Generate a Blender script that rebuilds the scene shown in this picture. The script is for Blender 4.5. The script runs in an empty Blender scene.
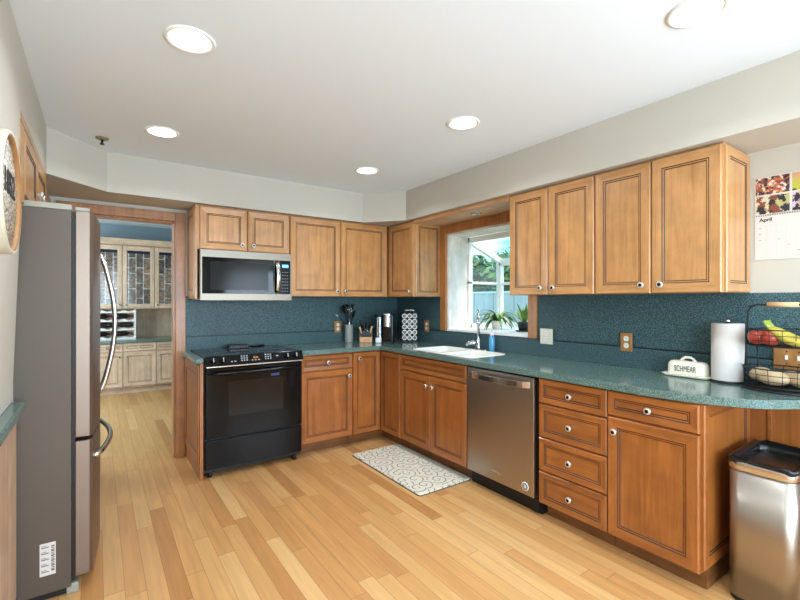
import bpy, bmesh, math, random
from mathutils import Vector, Matrix
PI = math.pi
random.seed(7)
S = bpy.context.scene
COL = S.collection

# ------------------------------------------------------------------ camera
cd = bpy.data.cameras.new('camera'); cam = bpy.data.objects.new('camera', cd); COL.objects.link(cam)
cam.location = (-2.8427, -4.1357, 1.342)
cam.rotation_euler = (PI/2 + .0009, 0, -.6094)
cd.sensor_width = 36; cd.lens = 432.63*36/800; cd.shift_y = .53/800; cd.clip_start = .02
S.camera = cam
# ------------------------------------------------------------------ view
S.view_settings.view_transform = 'Standard'; S.view_settings.look = 'None'
S.view_settings.gamma = 1; S.view_settings.use_curve_mapping = False
S.view_settings.exposure = 0.16
# ------------------------------------------------------------------ world sky
W = bpy.data.worlds.new('sky'); S.world = W; W.use_nodes = True
wn = W.node_tree.nodes; wl = W.node_tree.links
for n in list(wn): wn.remove(n)
wo = wn.new('ShaderNodeOutputWorld'); wb = wn.new('ShaderNodeBackground'); wt = wn.new('ShaderNodeTexCoord')
wm = wn.new('ShaderNodeMapping'); wm.inputs['Scale'].default_value = (1, 1, 2.5)
wx = wn.new('ShaderNodeTexNoise'); wx.inputs['Scale'].default_value = 3.2; wx.inputs['Detail'].default_value = 6
wr = wn.new('ShaderNodeValToRGB'); e = wr.color_ramp.elements
e[0].position = .50; e[0].color = (.12, .42, .58, 1); e[1].position = .68; e[1].color = (.95, .98, 1, 1)
wl.new(wt.outputs['Generated'], wm.inputs['Vector']); wl.new(wm.outputs[0], wx.inputs['Vector'])
wl.new(wx.outputs[0], wr.inputs[0]); wl.new(wr.outputs[0], wb.inputs[0]); wl.new(wb.outputs[0], wo.inputs[0])
wb.inputs[1].default_value = 2.8
# ------------------------------------------------------------------ sun, daylight and added fill lamps
def light(name, kind, loc, energy, color=(1, 1, 1), size=1, sy=None, target=None, rot=None, **kw):
    l = bpy.data.lights.new(name, kind); o = bpy.data.objects.new(name, l); COL.objects.link(o)
    o.location = loc; l.energy = energy; l.color = color
    if kind == 'AREA':
        l.size = size
        if sy: l.shape = 'RECTANGLE'; l.size_y = sy
    if target is not None:
        o.rotation_euler = (Vector(target)-Vector(loc)).to_track_quat('-Z', 'Y').to_euler()
    for k, v in kw.items(): setattr(l, k, v)
    return o
sun = light('sun', 'SUN', (3, -6, 12), 4.5, (1, .95, .88), target=(0, 0, 0)); sun.data.angle = .3
FILL_REAR = light('fill_rear_added', 'AREA', (-1.95, -7.35, 1.3), 125, (.70, .85, 1), 2.0, 2.1, target=(-1.6, -1, 3.4))  # added fill lamp behind the camera, tilted up to brighten the ceiling
FILL_RIGHT = light('fill_right_added', 'AREA', (.02, -5.75, 1.5), 115, (.68, .83, 1), 1.7, 1.2, target=(-1.7, -3.6, 3.6))  # added ceiling fill, set in a made-up window on the right wall
FILL_LEFT = light('fill_left_added', 'AREA', (-3.16, -6.1, 1.5), 85, (.70, .85, 1), 1.5, 1.2, target=(-.8, -3.6, 2.9))  # fill lamp added to lift the right wall, in a made-up left window
DAY2 = light('daylight_far_room', 'AREA', (-4.55, 1.7, 1.6), 90, (.80, .97, 1), 2.2, 1.6, target=(0, 1.9, 1.2))
CAN_W = 6.5

# ------------------------------------------------------------------ materials
def lin(c):
    return tuple((x/255/12.92 if x/255 <= .04045 else ((x/255+.055)/1.055)**2.4) for x in c) + (1,)
MATS = {}
def newmat(name):
    m = bpy.data.materials.new(name); m.use_nodes = True; MATS[name] = m
    return m, m.node_tree.nodes, m.node_tree.links, m.node_tree.nodes['Principled BSDF']
def mat(name, c, rough=.5, metal=0, spec=.5, coat=0, emit=None, es=0, trans=0, ior=1.45, aniso=0, noise=0, nscale=40, bump=0):
    m, n, l, b = newmat(name)
    b.inputs['Base Color'].default_value = lin(c); b.inputs['Roughness'].default_value = rough
    b.inputs['Metallic'].default_value = metal; b.inputs['Specular IOR Level'].default_value = spec
    b.inputs['Coat Weight'].default_value = coat; b.inputs['Coat Roughness'].default_value = .08
    b.inputs['Transmission Weight'].default_value = trans; b.inputs['IOR'].default_value = ior
    if emit: b.inputs['Emission Color'].default_value = lin(emit); b.inputs['Emission Strength'].default_value = es
    if noise or bump:
        g = n.new('ShaderNodeNewGeometry'); t = n.new('ShaderNodeTexNoise'); t.inputs['Scale'].default_value = nscale
        t.inputs['Detail'].default_value = 4; l.new(g.outputs['Position'], t.inputs['Vector'])
        if noise:
            mx = n.new('ShaderNodeMix'); mx.data_type = 'RGBA'
            c2 = lin(c); mx.inputs[6].default_value = tuple(v*(1-noise) for v in c2[:3])+(1,); mx.inputs[7].default_value = tuple(min(1, v*(1+noise)) for v in c2[:3])+(1,)
            l.new(t.outputs[0], mx.inputs[0]); l.new(mx.outputs[2], b.inputs['Base Color'])
        if bump:
            bp = n.new('ShaderNodeBump'); bp.inputs['Strength'].default_value = bump; bp.inputs['Distance'].default_value = .002
            l.new(t.outputs[0], bp.inputs['Height']); l.new(bp.outputs[0], b.inputs['Normal'])
    return m
def wood(name, dark, light_, scale, rough=.33, coat=.25):
    m, n, l, b = newmat(name)
    g = n.new('ShaderNodeNewGeometry'); mp = n.new('ShaderNodeMapping'); mp.inputs['Scale'].default_value = scale
    oi = n.new('ShaderNodeObjectInfo'); ml = n.new('ShaderNodeMath'); ml.operation = 'MULTIPLY'; ml.inputs[1].default_value = 37
    cb = n.new('ShaderNodeCombineXYZ'); l.new(oi.outputs['Random'], ml.inputs[0])
    for i in range(3): l.new(ml.outputs[0], cb.inputs[i])
    va = n.new('ShaderNodeVectorMath'); va.operation = 'ADD'
    l.new(g.outputs['Position'], mp.inputs['Vector']); l.new(mp.outputs[0], va.inputs[0]); l.new(cb.outputs[0], va.inputs[1])
    t = n.new('ShaderNodeTexNoise'); t.inputs['Scale'].default_value = 1; t.inputs['Detail'].default_value = 8; t.inputs['Distortion'].default_value = .8; t.inputs['Roughness'].default_value = .62
    l.new(va.outputs[0], t.inputs['Vector'])
    r = n.new('ShaderNodeValToRGB'); e = r.color_ramp.elements
    e[0].position = .32; e[0].color = lin(dark); e[1].position = .66; e[1].color = lin(light_)
    l.new(t.outputs[0], r.inputs[0])
    # slow board-to-board tone and fine pores
    t2 = n.new('ShaderNodeTexNoise'); t2.inputs['Scale'].default_value = 9; t2.inputs['Detail'].default_value = 5
    va2 = n.new('ShaderNodeVectorMath'); va2.operation = 'ADD'; l.new(g.outputs['Position'], va2.inputs[0]); l.new(cb.outputs[0], va2.inputs[1])
    l.new(va2.outputs[0], t2.inputs['Vector'])
    hs = n.new('ShaderNodeHueSaturation'); mr = n.new('ShaderNodeMapRange')
    mr.inputs[1].default_value = .3; mr.inputs[2].default_value = .7; mr.inputs[3].default_value = .86; mr.inputs[4].default_value = 1.12
    l.new(t2.outputs[0], mr.inputs[0])
    mr2 = n.new('ShaderNodeMapRange'); mr2.inputs[3].default_value = .93; mr2.inputs[4].default_value = 1.05; l.new(oi.outputs['Random'], mr2.inputs[0])
    mm = n.new('ShaderNodeMath'); mm.operation = 'MULTIPLY'; l.new(mr.outputs[0], mm.inputs[0]); l.new(mr2.outputs[0], mm.inputs[1])
    l.new(mm.outputs[0], hs.inputs['Value']); l.new(r.outputs[0], hs.inputs['Color']); l.new(hs.outputs[0], b.inputs['Base Color'])
    b.inputs['Roughness'].default_value = rough; b.inputs['Coat Weight'].default_value = coat; b.inputs['Coat Roughness'].default_value = .15
    return m
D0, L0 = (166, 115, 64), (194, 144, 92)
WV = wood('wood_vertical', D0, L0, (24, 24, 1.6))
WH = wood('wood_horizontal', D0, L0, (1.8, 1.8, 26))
GLZ = mat('wood_glaze_line', (66, 36, 20), .5)
WV2 = wood('wood_base_vertical', (132, 74, 30), (164, 98, 44), (24, 24, 1.6))  # same oak as the uppers, redder, with the dimmer light darkened into it
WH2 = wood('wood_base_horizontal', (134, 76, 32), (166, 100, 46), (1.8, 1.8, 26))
TRIMW = wood('wood_trim', (150, 92, 44), (184, 124, 68), (22, 22, 1.6))
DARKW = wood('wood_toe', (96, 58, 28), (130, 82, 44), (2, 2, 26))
PV = wood('pale_wood_vertical', (190, 160, 134), (216, 190, 164), (24, 24, 1.6), .45, .1)  # light wood; overexposed daylight is painted into the pale tone
PH = wood('pale_wood_horizontal', (192, 162, 136), (218, 192, 166), (1.8, 1.8, 26), .45, .1)
PG = mat('pale_glaze_line', (140, 112, 88), .5)
WASH = wood('whitewashed_wood', (214, 204, 196), (238, 230, 224), (24, 24, 1.6), .5, .05)
WALL = mat('wall_paint', (190, 184, 171), .75, noise=.03, nscale=3)
CEIL = mat('ceiling_paint', (230, 239, 246), .8, bump=.15, nscale=180)
FARW = mat('far_wall_paint', (128, 146, 158), .7)
STEEL = mat('stainless', (170, 163, 153), .34, 1, noise=.06, nscale=2)
STEELF = mat('fridge_steel', (134, 118, 106), .42, .9, noise=.05, nscale=2)
STEELD = mat('stainless_bright', (215, 213, 210), .18, 1)
STEELDW = mat('dishwasher_steel', (176, 164, 152), .32, 1, noise=.06, nscale=2)
CHROME = mat('chrome', (225, 225, 228), .07, 1)
FRG = mat('fridge_side_paint', (88, 77, 67), .42, .3, bump=.5, nscale=500)
FRL = mat('fridge_cap', (150, 147, 134), .5)
BLK = mat('black_gloss', (12, 12, 13), .1, 0, .28)
BLKM = mat('black_matte', (18, 18, 18), .5)
BLKG = mat('black_glass', (12, 10, 9), .06, 0, .25)
OVENW = mat('oven_window', (26, 20, 16), .06, 0, .3)
MWW = mat('microwave_window', (32, 32, 32), .12, 0, .15)
WHT = mat('white_plastic', (238, 236, 230), .4)
WHP = mat('white_paint_frame', (243, 243, 241), .45)
CREAM = mat('cream_ceramic', (226, 220, 200), .22, coat=.4)
PAPER = mat('paper_white', (206, 199, 192), .8)
SINKM = mat('sink_white', (240, 236, 226), .2, coat=.3)
TAN = mat('handle_wood', (208, 172, 130), .5)
LEAF = mat('leaf_green', (112, 146, 66), .5, noise=.45, nscale=60)
LEAF2 = mat('leaf_tree', (70, 98, 46), .6, noise=.6, nscale=3)
LEAF3 = mat('leaf_pale', (168, 178, 140), .5, noise=.3, nscale=60)
BARK = mat('bark', (84, 66, 50), .8)
POTD = mat('pot_dark', (52, 62, 66), .35)
BLUE = mat('dish_soap_blue', (72, 150, 196), .15, coat=.4)
LCD = mat('display_blue', (60, 130, 180), .3, emit=(120, 200, 255), es=1.5)
AMB = mat('display_amber', (160, 90, 20), .3, emit=(255, 170, 60), es=1.2)
PRNT = mat('print_dark', (30, 30, 32), .6)
PRNG = mat('print_grey', (120, 120, 124), .6)
LAMP = mat('lamp_lens', (255, 252, 245), .5, emit=(255, 250, 240), es=6)
RED = mat('apple_red', (166, 62, 44), .3, noise=.55, nscale=25, coat=.3)
YEL = mat('banana_yellow', (188, 172, 72), .45, noise=.2, nscale=30)
GRN = mat('banana_tip_green', (140, 156, 60), .5)
POTA = mat('potato_skin', (188, 162, 124), .6, noise=.2, nscale=40, bump=.3)
GRASS = mat('grass', (96, 120, 62), .9, noise=.4, nscale=2)
FENCE = mat('fence_grey', (212, 204, 206), .8, noise=.12, nscale=6)
ROOFM = mat('roof_grey', (140, 148, 160), .8, noise=.2, nscale=8)
HOUSE = mat('house_siding', (190, 194, 200), .8)
LINER = mat('bin_liner', (16, 17, 20), .25)
BUTTON = mat('button_grey', (168, 172, 176), .4)
OUTW = wood('outlet_wood', (150, 100, 50), (190, 136, 78), (24, 24, 3))

def m_glass(name, tint=(1, 1, 1, 1), mixf=.12):
    m, n, l, b = newmat(name)
    out = n['Material Output']; tr = n.new('ShaderNodeBsdfTransparent'); gl = n.new('ShaderNodeBsdfGlossy'); mx = n.new('ShaderNodeMixShader')
    tr.inputs[0].default_value = tint; gl.inputs['Roughness'].default_value = .02; mx.inputs[0].default_value = mixf
    l.new(tr.outputs[0], mx.inputs[1]); l.new(gl.outputs[0], mx.inputs[2]); l.new(mx.outputs[0], out.inputs[0]); return m
GLASS = m_glass('window_glass', (.97, .99, 1, 1), .05)
ACRY = m_glass('clear_acrylic', (.75, .82, .84, 1), .22)

def m_laminate(name, base, speck, dk, rough):
    m, n, l, b = newmat(name)
    g = n.new('ShaderNodeNewGeometry')
    t = n.new('ShaderNodeTexNoise'); t.inputs['Scale'].default_value = 210; t.inputs['Detail'].default_value = 3; t.inputs['Roughness'].default_value = .6
    r = n.new('ShaderNodeValToRGB'); e = r.color_ramp.elements
    e[0].position = .40; e[0].color = lin(dk); e[1].position = .62; e[1].color = lin(speck)
    k = e.new(.5); k.color = lin(base)
    l.new(g.outputs['Position'], t.inputs['Vector']); l.new(t.outputs[0], r.inputs[0]); l.new(r.outputs[0], b.inputs['Base Color'])
    b.inputs['Roughness'].default_value = rough; b.inputs['Specular IOR Level'].default_value = .5 if rough < .3 else .25
    return m
LAM = m_laminate('teal_laminate', (60, 85, 89), (94, 122, 124), (38, 62, 68), .4)
LAMC = m_laminate('teal_laminate_counter', (86, 108, 102), (120, 144, 136), (62, 84, 80), .13)

def m_floor():
    m, n, l, b = newmat('floor_planks')
    g = n.new('ShaderNodeNewGeometry'); sp = n.new('ShaderNodeSeparateXYZ'); l.new(g.outputs['Position'], sp.inputs[0])
    def M(op, a, b_=None, clamp=False):
        x = n.new('ShaderNodeMath'); x.operation = op
        for i, v in enumerate((a, b_)):
            if v is None: continue
            if isinstance(v, (int, float)): x.inputs[i].default_value = v
            else: l.new(v, x.inputs[i])
        return x.outputs[0]
    Wd, Ln = .083, 1.05
    u = M('DIVIDE', sp.outputs['X'], Wd); row = M('FLOOR', u); fu = M('FRACT', u)
    wn1 = n.new('ShaderNodeTexWhiteNoise'); wn1.noise_dimensions = '1D'; l.new(row, wn1.inputs['W'])
    v = M('ADD', M('DIVIDE', sp.outputs['Y'], Ln), M('MULTIPLY', wn1.outputs[0], 7.3)); cell = M('FLOOR', v); fv = M('FRACT', v)
    cb = n.new('ShaderNodeCombineXYZ'); l.new(row, cb.inputs[0]); l.new(cell, cb.inputs[1])
    wn2 = n.new('ShaderNodeTexWhiteNoise'); wn2.noise_dimensions = '2D'; l.new(cb.outputs[0], wn2.inputs['Vector'])
    r = n.new('ShaderNodeValToRGB'); e = r.color_ramp.elements
    e[0].position = 0; e[0].color = lin((178, 124, 72)); e[1].position = 1; e[1].color = lin((212, 168, 112))
    k = e.new(.25); k.color = lin((194, 142, 86)); k = e.new(.7); k.color = lin((203, 155, 98))
    l.new(wn2.outputs[0], r.inputs[0])
    mp = n.new('ShaderNodeMapping'); mp.inputs['Scale'].default_value = (34, 2.2, 1); l.new(g.outputs['Position'], mp.inputs['Vector'])
    va = n.new('ShaderNodeVectorMath'); va.operation = 'ADD'; l.new(mp.outputs[0], va.inputs[0]); l.new(wn2.outputs['Color'], va.inputs[1])
    vs = n.new('ShaderNodeVectorMath'); vs.operation = 'SCALE'; vs.inputs['Scale'].default_value = 20; l.new(wn2.outputs['Color'], vs.inputs[0]); l.new(vs.outputs[0], va.inputs[1])
    t = n.new('ShaderNodeTexNoise'); t.inputs['Scale'].default_value = 1; t.inputs['Detail'].default_value = 6; t.inputs['Distortion'].default_value = .6; l.new(va.outputs[0], t.inputs['Vector'])
    mr = n.new('ShaderNodeMapRange'); mr.inputs[1].default_value = .3; mr.inputs[2].default_value = .7; mr.inputs[3].default_value = .86; mr.inputs[4].default_value = 1.08; l.new(t.outputs[0], mr.inputs[0])
    # gaps between the boards
    ex = M('MINIMUM', fu, M('SUBTRACT', 1, fu)); ey = M('MINIMUM', fv, M('SUBTRACT', 1, fv))
    gx = M('LESS_THAN', ex, .016); gy = M('LESS_THAN', ey, .0016); gap = M('MAXIMUM', gx, gy)
    hs = n.new('ShaderNodeHueSaturation'); l.new(mr.outputs[0], hs.inputs['Value']); l.new(r.outputs[0], hs.inputs['Color'])
    mx = n.new('ShaderNodeMix'); mx.data_type = 'RGBA'; l.new(M('MULTIPLY', gap, .6), mx.inputs[0]); l.new(hs.outputs[0], mx.inputs[6]); mx.inputs[7].default_value = lin((110, 66, 34))
    l.new(mx.outputs[2], b.inputs['Base Color']); b.inputs['Roughness'].default_value = .34; b.inputs['Coat Weight'].default_value = .15; b.inputs['Coat Roughness'].default_value = .2
    return m
FLOOR = m_floor()

def m_scroll(name, bg, line, line2, scale, ref):
    """scroll pattern: a spiral around every voronoi cell centre"""
    m, n, l, b = newmat(name)
    g = n.new('ShaderNodeNewGeometry')
    def M(op, a, b_=None):
        x = n.new('ShaderNodeMath'); x.operation = op
        for i, v in enumerate((a, b_)):
            if v is None: continue
            if isinstance(v, (int, float)): x.inputs[i].default_value = v
            else: l.new(v, x.inputs[i])
        return x.outputs[0]
    mp = n.new('ShaderNodeMapping'); mp.inputs['Scale'].default_value = (scale,)*3; l.new(g.outputs['Position'], mp.inputs['Vector'])
    vo = n.new('ShaderNodeTexVoronoi'); vo.voronoi_dimensions = '2D'; vo.inputs['Scale'].default_value = 1; l.new(mp.outputs[0], vo.inputs['Vector'])
    sb = n.new('ShaderNodeVectorMath'); sb.operation = 'SUBTRACT'; l.new(mp.outputs[0], sb.inputs[0]); l.new(vo.outputs['Position'], sb.inputs[1])
    sp = n.new('ShaderNodeSeparateXYZ'); l.new(sb.outputs[0], sp.inputs[0])
    an = M('ARCTAN2', sp.outputs[1], sp.outputs[0])
    s = M('SINE', M('ADD', an, M('MULTIPLY', vo.outputs['Distance'], 17)))
    lm = M('GREATER_THAN', s, .80)
    t = n.new('ShaderNodeTexNoise'); t.inputs['Scale'].default_value = scale*1.5; l.new(g.outputs['Position'], t.inputs['Vector'])
    sel = M('GREATER_THAN', t.outputs[0], .38)
    mxl = n.new('ShaderNodeMix'); mxl.data_type = 'RGBA'; mxl.inputs[6].default_value = lin(line); mxl.inputs[7].default_value = lin(line2)
    t2 = n.new('ShaderNodeTexNoise'); t2.inputs['Scale'].default_value = 6; l.new(g.outputs['Position'], t2.inputs['Vector']); l.new(t2.outputs[0], mxl.inputs[0])
    mx = n.new('ShaderNodeMix'); mx.data_type = 'RGBA'; mx.inputs[6].default_value = lin(bg); l.new(mxl.outputs[2], mx.inputs[7]); l.new(M('MULTIPLY', lm, sel), mx.inputs[0])
    l.new(mx.outputs[2], b.inputs['Base Color']); b.inputs['Roughness'].default_value = .8
    return m
RUG = m_scroll('rug_scroll', (218, 211, 192), (118, 118, 114), (150, 146, 136), 8.5, None)
RUGB = m_scroll('rug_border', (190, 186, 172), (70, 72, 74), (90, 90, 90), 26, None)

def m_leaded():
    m, n, l, b = newmat('leaded_glass')
    g = n.new('ShaderNodeNewGeometry'); mp = n.new('ShaderNodeMapping'); mp.inputs['Rotation'].default_value = (PI/2, 0, 0); mp.inputs['Scale'].default_value = (1, 1, 1)
    sp = n.new('ShaderNodeSeparateXYZ'); cb = n.new('ShaderNodeCombineXYZ'); l.new(g.outputs['Position'], sp.inputs[0]); l.new(sp.outputs[2], cb.inputs[0]); l.new(sp.outputs[0], cb.inputs[1])
    br = n.new('ShaderNodeTexBrick'); br.inputs['Scale'].default_value = 1; br.inputs['Brick Width'].default_value = .23; br.inputs['Row Height'].default_value = .095; br.inputs['Mortar Size'].default_value = .007
    br.inputs['Color1'].default_value = lin((84, 78, 76)); br.inputs['Color2'].default_value = lin((150, 128, 110)); br.inputs['Mortar'].default_value = lin((190, 192, 196)); br.offset = .37; br.squash = 1
    l.new(cb.outputs[0], br.inputs['Vector']); 
    t = n.new('ShaderNodeTexNoise'); t.inputs['Scale'].default_value = 30; l.new(g.outputs['Position'], t.inputs['Vector'])
    mx = n.new('ShaderNodeMix'); mx.data_type = 'RGBA'; mx.blend_type = 'MULTIPLY'; mx.inputs[0].default_value = .7; l.new(br.outputs[0], mx.inputs[6])
    r = n.new('ShaderNodeValToRGB'); r.color_ramp.elements[0].position = .4; r.color_ramp.elements[0].color = (.35, .35, .35, 1); r.color_ramp.elements[1].position = .6; l.new(t.outputs[0], r.inputs[0]); l.new(r.outputs[0], mx.inputs[7])
    l.new(mx.outputs[2], b.inputs['Base Color']); b.inputs['Roughness'].default_value = .12
    return m
LEAD = m_leaded()

def m_cells(name, cols, scale, vec_scale=(1, 1, 1)):
    m, n, l, b = newmat(name)
    g = n.new('ShaderNodeNewGeometry'); mp = n.new('ShaderNodeMapping'); mp.inputs['Scale'].default_value = vec_scale; l.new(g.outputs['Position'], mp.inputs['Vector'])
    dn = n.new('ShaderNodeTexNoise'); dn.inputs['Scale'].default_value = scale*3; l.new(mp.outputs[0], dn.inputs['Vector'])
    dv = n.new('ShaderNodeVectorMath'); dv.operation = 'SCALE'; dv.inputs['Scale'].default_value = 1.1/scale; l.new(dn.outputs['Color'], dv.inputs[0])
    da = n.new('ShaderNodeVectorMath'); da.operation = 'ADD'; l.new(mp.outputs[0], da.inputs[0]); l.new(dv.outputs[0], da.inputs[1])
    vo = n.new('ShaderNodeTexVoronoi'); vo.inputs['Scale'].default_value = scale; l.new(da.outputs[0], vo.inputs['Vector'])
    nz = n.new('ShaderNodeSeparateColor'); l.new(vo.outputs['Color'], nz.inputs[0])
    r = n.new('ShaderNodeValToRGB'); cr = r.color_ramp; cr.interpolation = 'CONSTANT'
    for i, c in enumerate(cols):
        p = i/len(cols)
        el = cr.elements[i] if i < 2 else cr.elements.new(p)
        el.position = p; el.color = lin(c)
    l.new(nz.outputs[0], r.inputs[0]); l.new(r.outputs[0], b.inputs['Base Color']); b.inputs['Roughness'].default_value = .35
    return m
PH1 = m_cells('photo_print_warm', [(40, 26, 24), (120, 60, 36), (176, 104, 62), (60, 50, 60), (200, 140, 100), (222, 200, 190), (150, 70, 40)], 75)
PH2 = m_cells('photo_print_mixed', [(30, 32, 36), (70, 76, 84), (176, 168, 110), (120, 66, 46), (190, 190, 170), (50, 52, 60), (216, 196, 160)], 38)
PH3 = m_cells('photo_print_green', [(40, 40, 46), (176, 170, 60), (196, 150, 110), (210, 196, 110), (70, 70, 84)], 34)
PH4 = m_cells('photo_print_lilac', [(34, 30, 40), (150, 130, 170), (196, 160, 140), (60, 50, 56), (196, 180, 204)], 40)
NEWS = m_cells('newsprint_dial', [(80, 78, 72), (150, 146, 134), (214, 208, 192), (226, 221, 206), (196, 190, 176), (110, 106, 98)], 90, (1, 1, 2.2))

# ------------------------------------------------------------------ mesh builder
class MB:
    def __init__(s): s.bm = bmesh.new()
    def _set(s, fs, mi, sm=False):
        for f in fs: f.material_index = mi; f.smooth = sm
    def box(s, x0, x1, y0, y1, z0, z1, mi=0):
        if x0 > x1: x0, x1 = x1, x0
        if y0 > y1: y0, y1 = y1, y0
        v = [s.bm.verts.new((x, y, z)) for z in (z0, z1) for y in (y0, y1) for x in (x0, x1)]
        fs = [s.bm.faces.new([v[i] for i in q]) for q in ((0, 2, 3, 1), (4, 5, 7, 6), (0, 1, 5, 4), (2, 6, 7, 3), (0, 4, 6, 2), (1, 3, 7, 5))]
        s._set(fs, mi); return s
    def prism(s, pts, z0, z1, mi=0, axis='z', smooth=False):
        """extrude the outline pts (2D) along an axis"""
        def P(p, t):
            return {'z': (p[0], p[1], t), 'y': (p[0], t, p[1]), 'x': (t, p[0], p[1])}[axis]
        a = [s.bm.verts.new(P(p, z0)) for p in pts]; b = [s.bm.verts.new(P(p, z1)) for p in pts]
        n = len(pts); fs = [s.bm.faces.new(a[::-1]), s.bm.faces.new(b)]
        sd = [s.bm.faces.new((a[i], a[(i+1) % n], b[(i+1) % n], b[i])) for i in range(n)]
        s._set(fs, mi); s._set(sd, mi, smooth); bmesh.ops.recalc_face_normals(s.bm, faces=fs+sd); return s
    def lathe(s, prof, c=(0, 0, 0), seg=24, mi=0, axis='z', rot=None, closed=False):
        """prof: list of (radius, height, [mi])"""
        rings = []
        for p in prof:
            r, h = p[0], p[1]; ring = []
            if r < 1e-6:
                q = Vector((0, 0, h)); ring = [q]
            else:
                ring = [Vector((r*math.cos(2*PI*k/seg), r*math.sin(2*PI*k/seg), h)) for k in range(seg)]
            out = []
            for q in ring:
                if axis == 'y': q = Vector((q.x, -q.z, q.y))       # heights run towards -y
                if axis == 'x': q = Vector((q.z, q.x, q.y))
                if rot is not None: q = rot @ q
                out.append(s.bm.verts.new(q+Vector(c)))
            rings.append(out)
        fs = []
        for i in range(len(rings)-1):
            a, b = rings[i], rings[i+1]; m_ = prof[i+1][2] if len(prof[i+1]) > 2 else mi
            for k in range(seg):
                k2 = (k+1) % seg
                if len(a) == 1 and len(b) == 1: continue
                if len(a) == 1: f = s.bm.faces.new((a[0], b[k], b[k2]))
                elif len(b) == 1: f = s.bm.faces.new((a[k], a[k2], b[0]))
                else: f = s.bm.faces.new((a[k], a[k2], b[k2], b[k]))
                f.material_index = m_; f.smooth = True; fs.append(f)
        bmesh.ops.recalc_face_normals(s.bm, faces=fs); return s
    def tube(s, pts, r, seg=10, mi=0, radii=None, flat=None):
        pts = [Vector(p) for p in pts]; n = len(pts); rings = []; up = None
        for i, p in enumerate(pts):
            d = (pts[min(i+1, n-1)]-pts[max(i-1, 0)]).normalized()
            if up is None:
                up = Vector((0, 0, 1)) if abs(d.z) < .9 else Vector((1, 0, 0))
            sx = d.cross(up).normalized(); sy = sx.cross(d).normalized(); up = sy
            rr = radii[i] if radii else r; fl = flat if flat else 1
            rings.append([s.bm.verts.new(p+sx*rr*math.cos(2*PI*k/seg)+sy*rr*fl*math.sin(2*PI*k/seg)) for k in range(seg)])
        fs = []
        for a, b in zip(rings, rings[1:]):
            for k in range(seg): fs.append(s.bm.faces.new((a[k], a[(k+1) % seg], b[(k+1) % seg], b[k])))
        s._set(fs, mi, True)
        c = [s.bm.faces.new(rings[0][::-1]), s.bm.faces.new(rings[-1])]; s._set(c, mi)
        bmesh.ops.recalc_face_normals(s.bm, faces=fs+c); return s
    def ball(s, c, r, sc=(1, 1, 1), mi=0, seg=16, rot=None, warp=0):
        ret = bmesh.ops.create_uvsphere(s.bm, u_segments=seg, v_segments=max(6, seg*2//3), radius=r)
        for v in ret['verts']:
            q = Vector((v.co.x*sc[0], v.co.y*sc[1], v.co.z*sc[2]))
            if warp: q *= 1+warp*math.sin(v.co.x*31/r*.1+v.co.z*23/r*.1)
            if rot is not None: q = rot @ q
            v.co = q+Vector(c)
        fs = {f for v in ret['verts'] for f in v.link_faces}; s._set(fs, mi, True); return s
    def quad(s, a, b, c, d, mi=0):
        f = s.bm.faces.new([s.bm.verts.new(p) for p in (a, b, c, d)]); f.material_index = mi; return s
    def build(s, name, mats, parent=None, bevel=0, seg=2, solid=0, autosmooth=False):
        me = bpy.data.meshes.new(name); s.bm.to_mesh(me); s.bm.free()
        for m in (mats if isinstance(mats, (list, tuple)) else [mats]): me.materials.append(m)
        o = bpy.data.objects.new(name, me); COL.objects.link(o)
        if parent: o.parent = parent
        if bevel:
            b = o.modifiers.new('bevel', 'BEVEL'); b.width = bevel; b.segments = seg; b.limit_method = 'ANGLE'; b.angle_limit = math.radians(50)
        return o

def rrect(cx, cy, hx, hy, r, n=6):
    pts = []
    for (sx, sy, a0) in ((1, 1, 0), (-1, 1, 90), (-1, -1, 180), (1, -1, 270)):
        for k in range(n+1):
            a = math.radians(a0+90*k/n); pts.append((cx+sx*(hx-r)+r*math.cos(a), cy+sy*(hy-r)+r*math.sin(a)))
    return pts

USED = {}
def tag(o, label=None, cat=None, group=None, kind=None):
    if label: o['label'] = label
    if cat: o['category'] = cat
    if group: o['group'] = group
    if kind: o['kind'] = kind
    return o
def thing(name, loc, label, cat, rz=0, group=None):
    o = bpy.data.objects.new(name, None); COL.objects.link(o); o.location = loc; o.rotation_euler = (0, 0, rz); o.empty_display_size = .1
    return tag(o, label, cat, group)
def struct(name, mb, m, bevel=0):
    o = mb.build(name, m, bevel=bevel); o['kind'] = 'structure'; return o
def copy_tree(o, parent=None):
    c = o.copy(); COL.objects.link(c); c.parent = parent
    for ch in [x for x in bpy.data.objects if x.parent == o]: copy_tree(ch, c)
    return c
def text(s, name, size, m, parent, loc, rot, align='CENTER', ext=.0006, bold=False, sx=1, sy=1):
    cu = bpy.data.curves.new('t', 'FONT'); cu.body = s; cu.size = size; cu.align_x = align; cu.align_y = 'CENTER'; cu.extrude = ext
    if bold: cu.offset = size*.02
    t = bpy.data.objects.new('t', cu); COL.objects.link(t)
    bpy.context.view_layer.update()
    me = bpy.data.meshes.new_from_object(t.evaluated_get(bpy.context.evaluated_depsgraph_get()))
    bpy.data.objects.remove(t); me.materials.clear(); me.materials.append(m)
    for v in me.vertices: v.co.x *= sx; v.co.y *= sy
    o = bpy.data.objects.new(name, me); COL.objects.link(o); o.parent = parent; o.location = loc; o.rotation_euler = rot
    return o

RB, RR, RL = 0, -PI/2, PI/2        # facing the back wall, the right wall, the left wall

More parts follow.
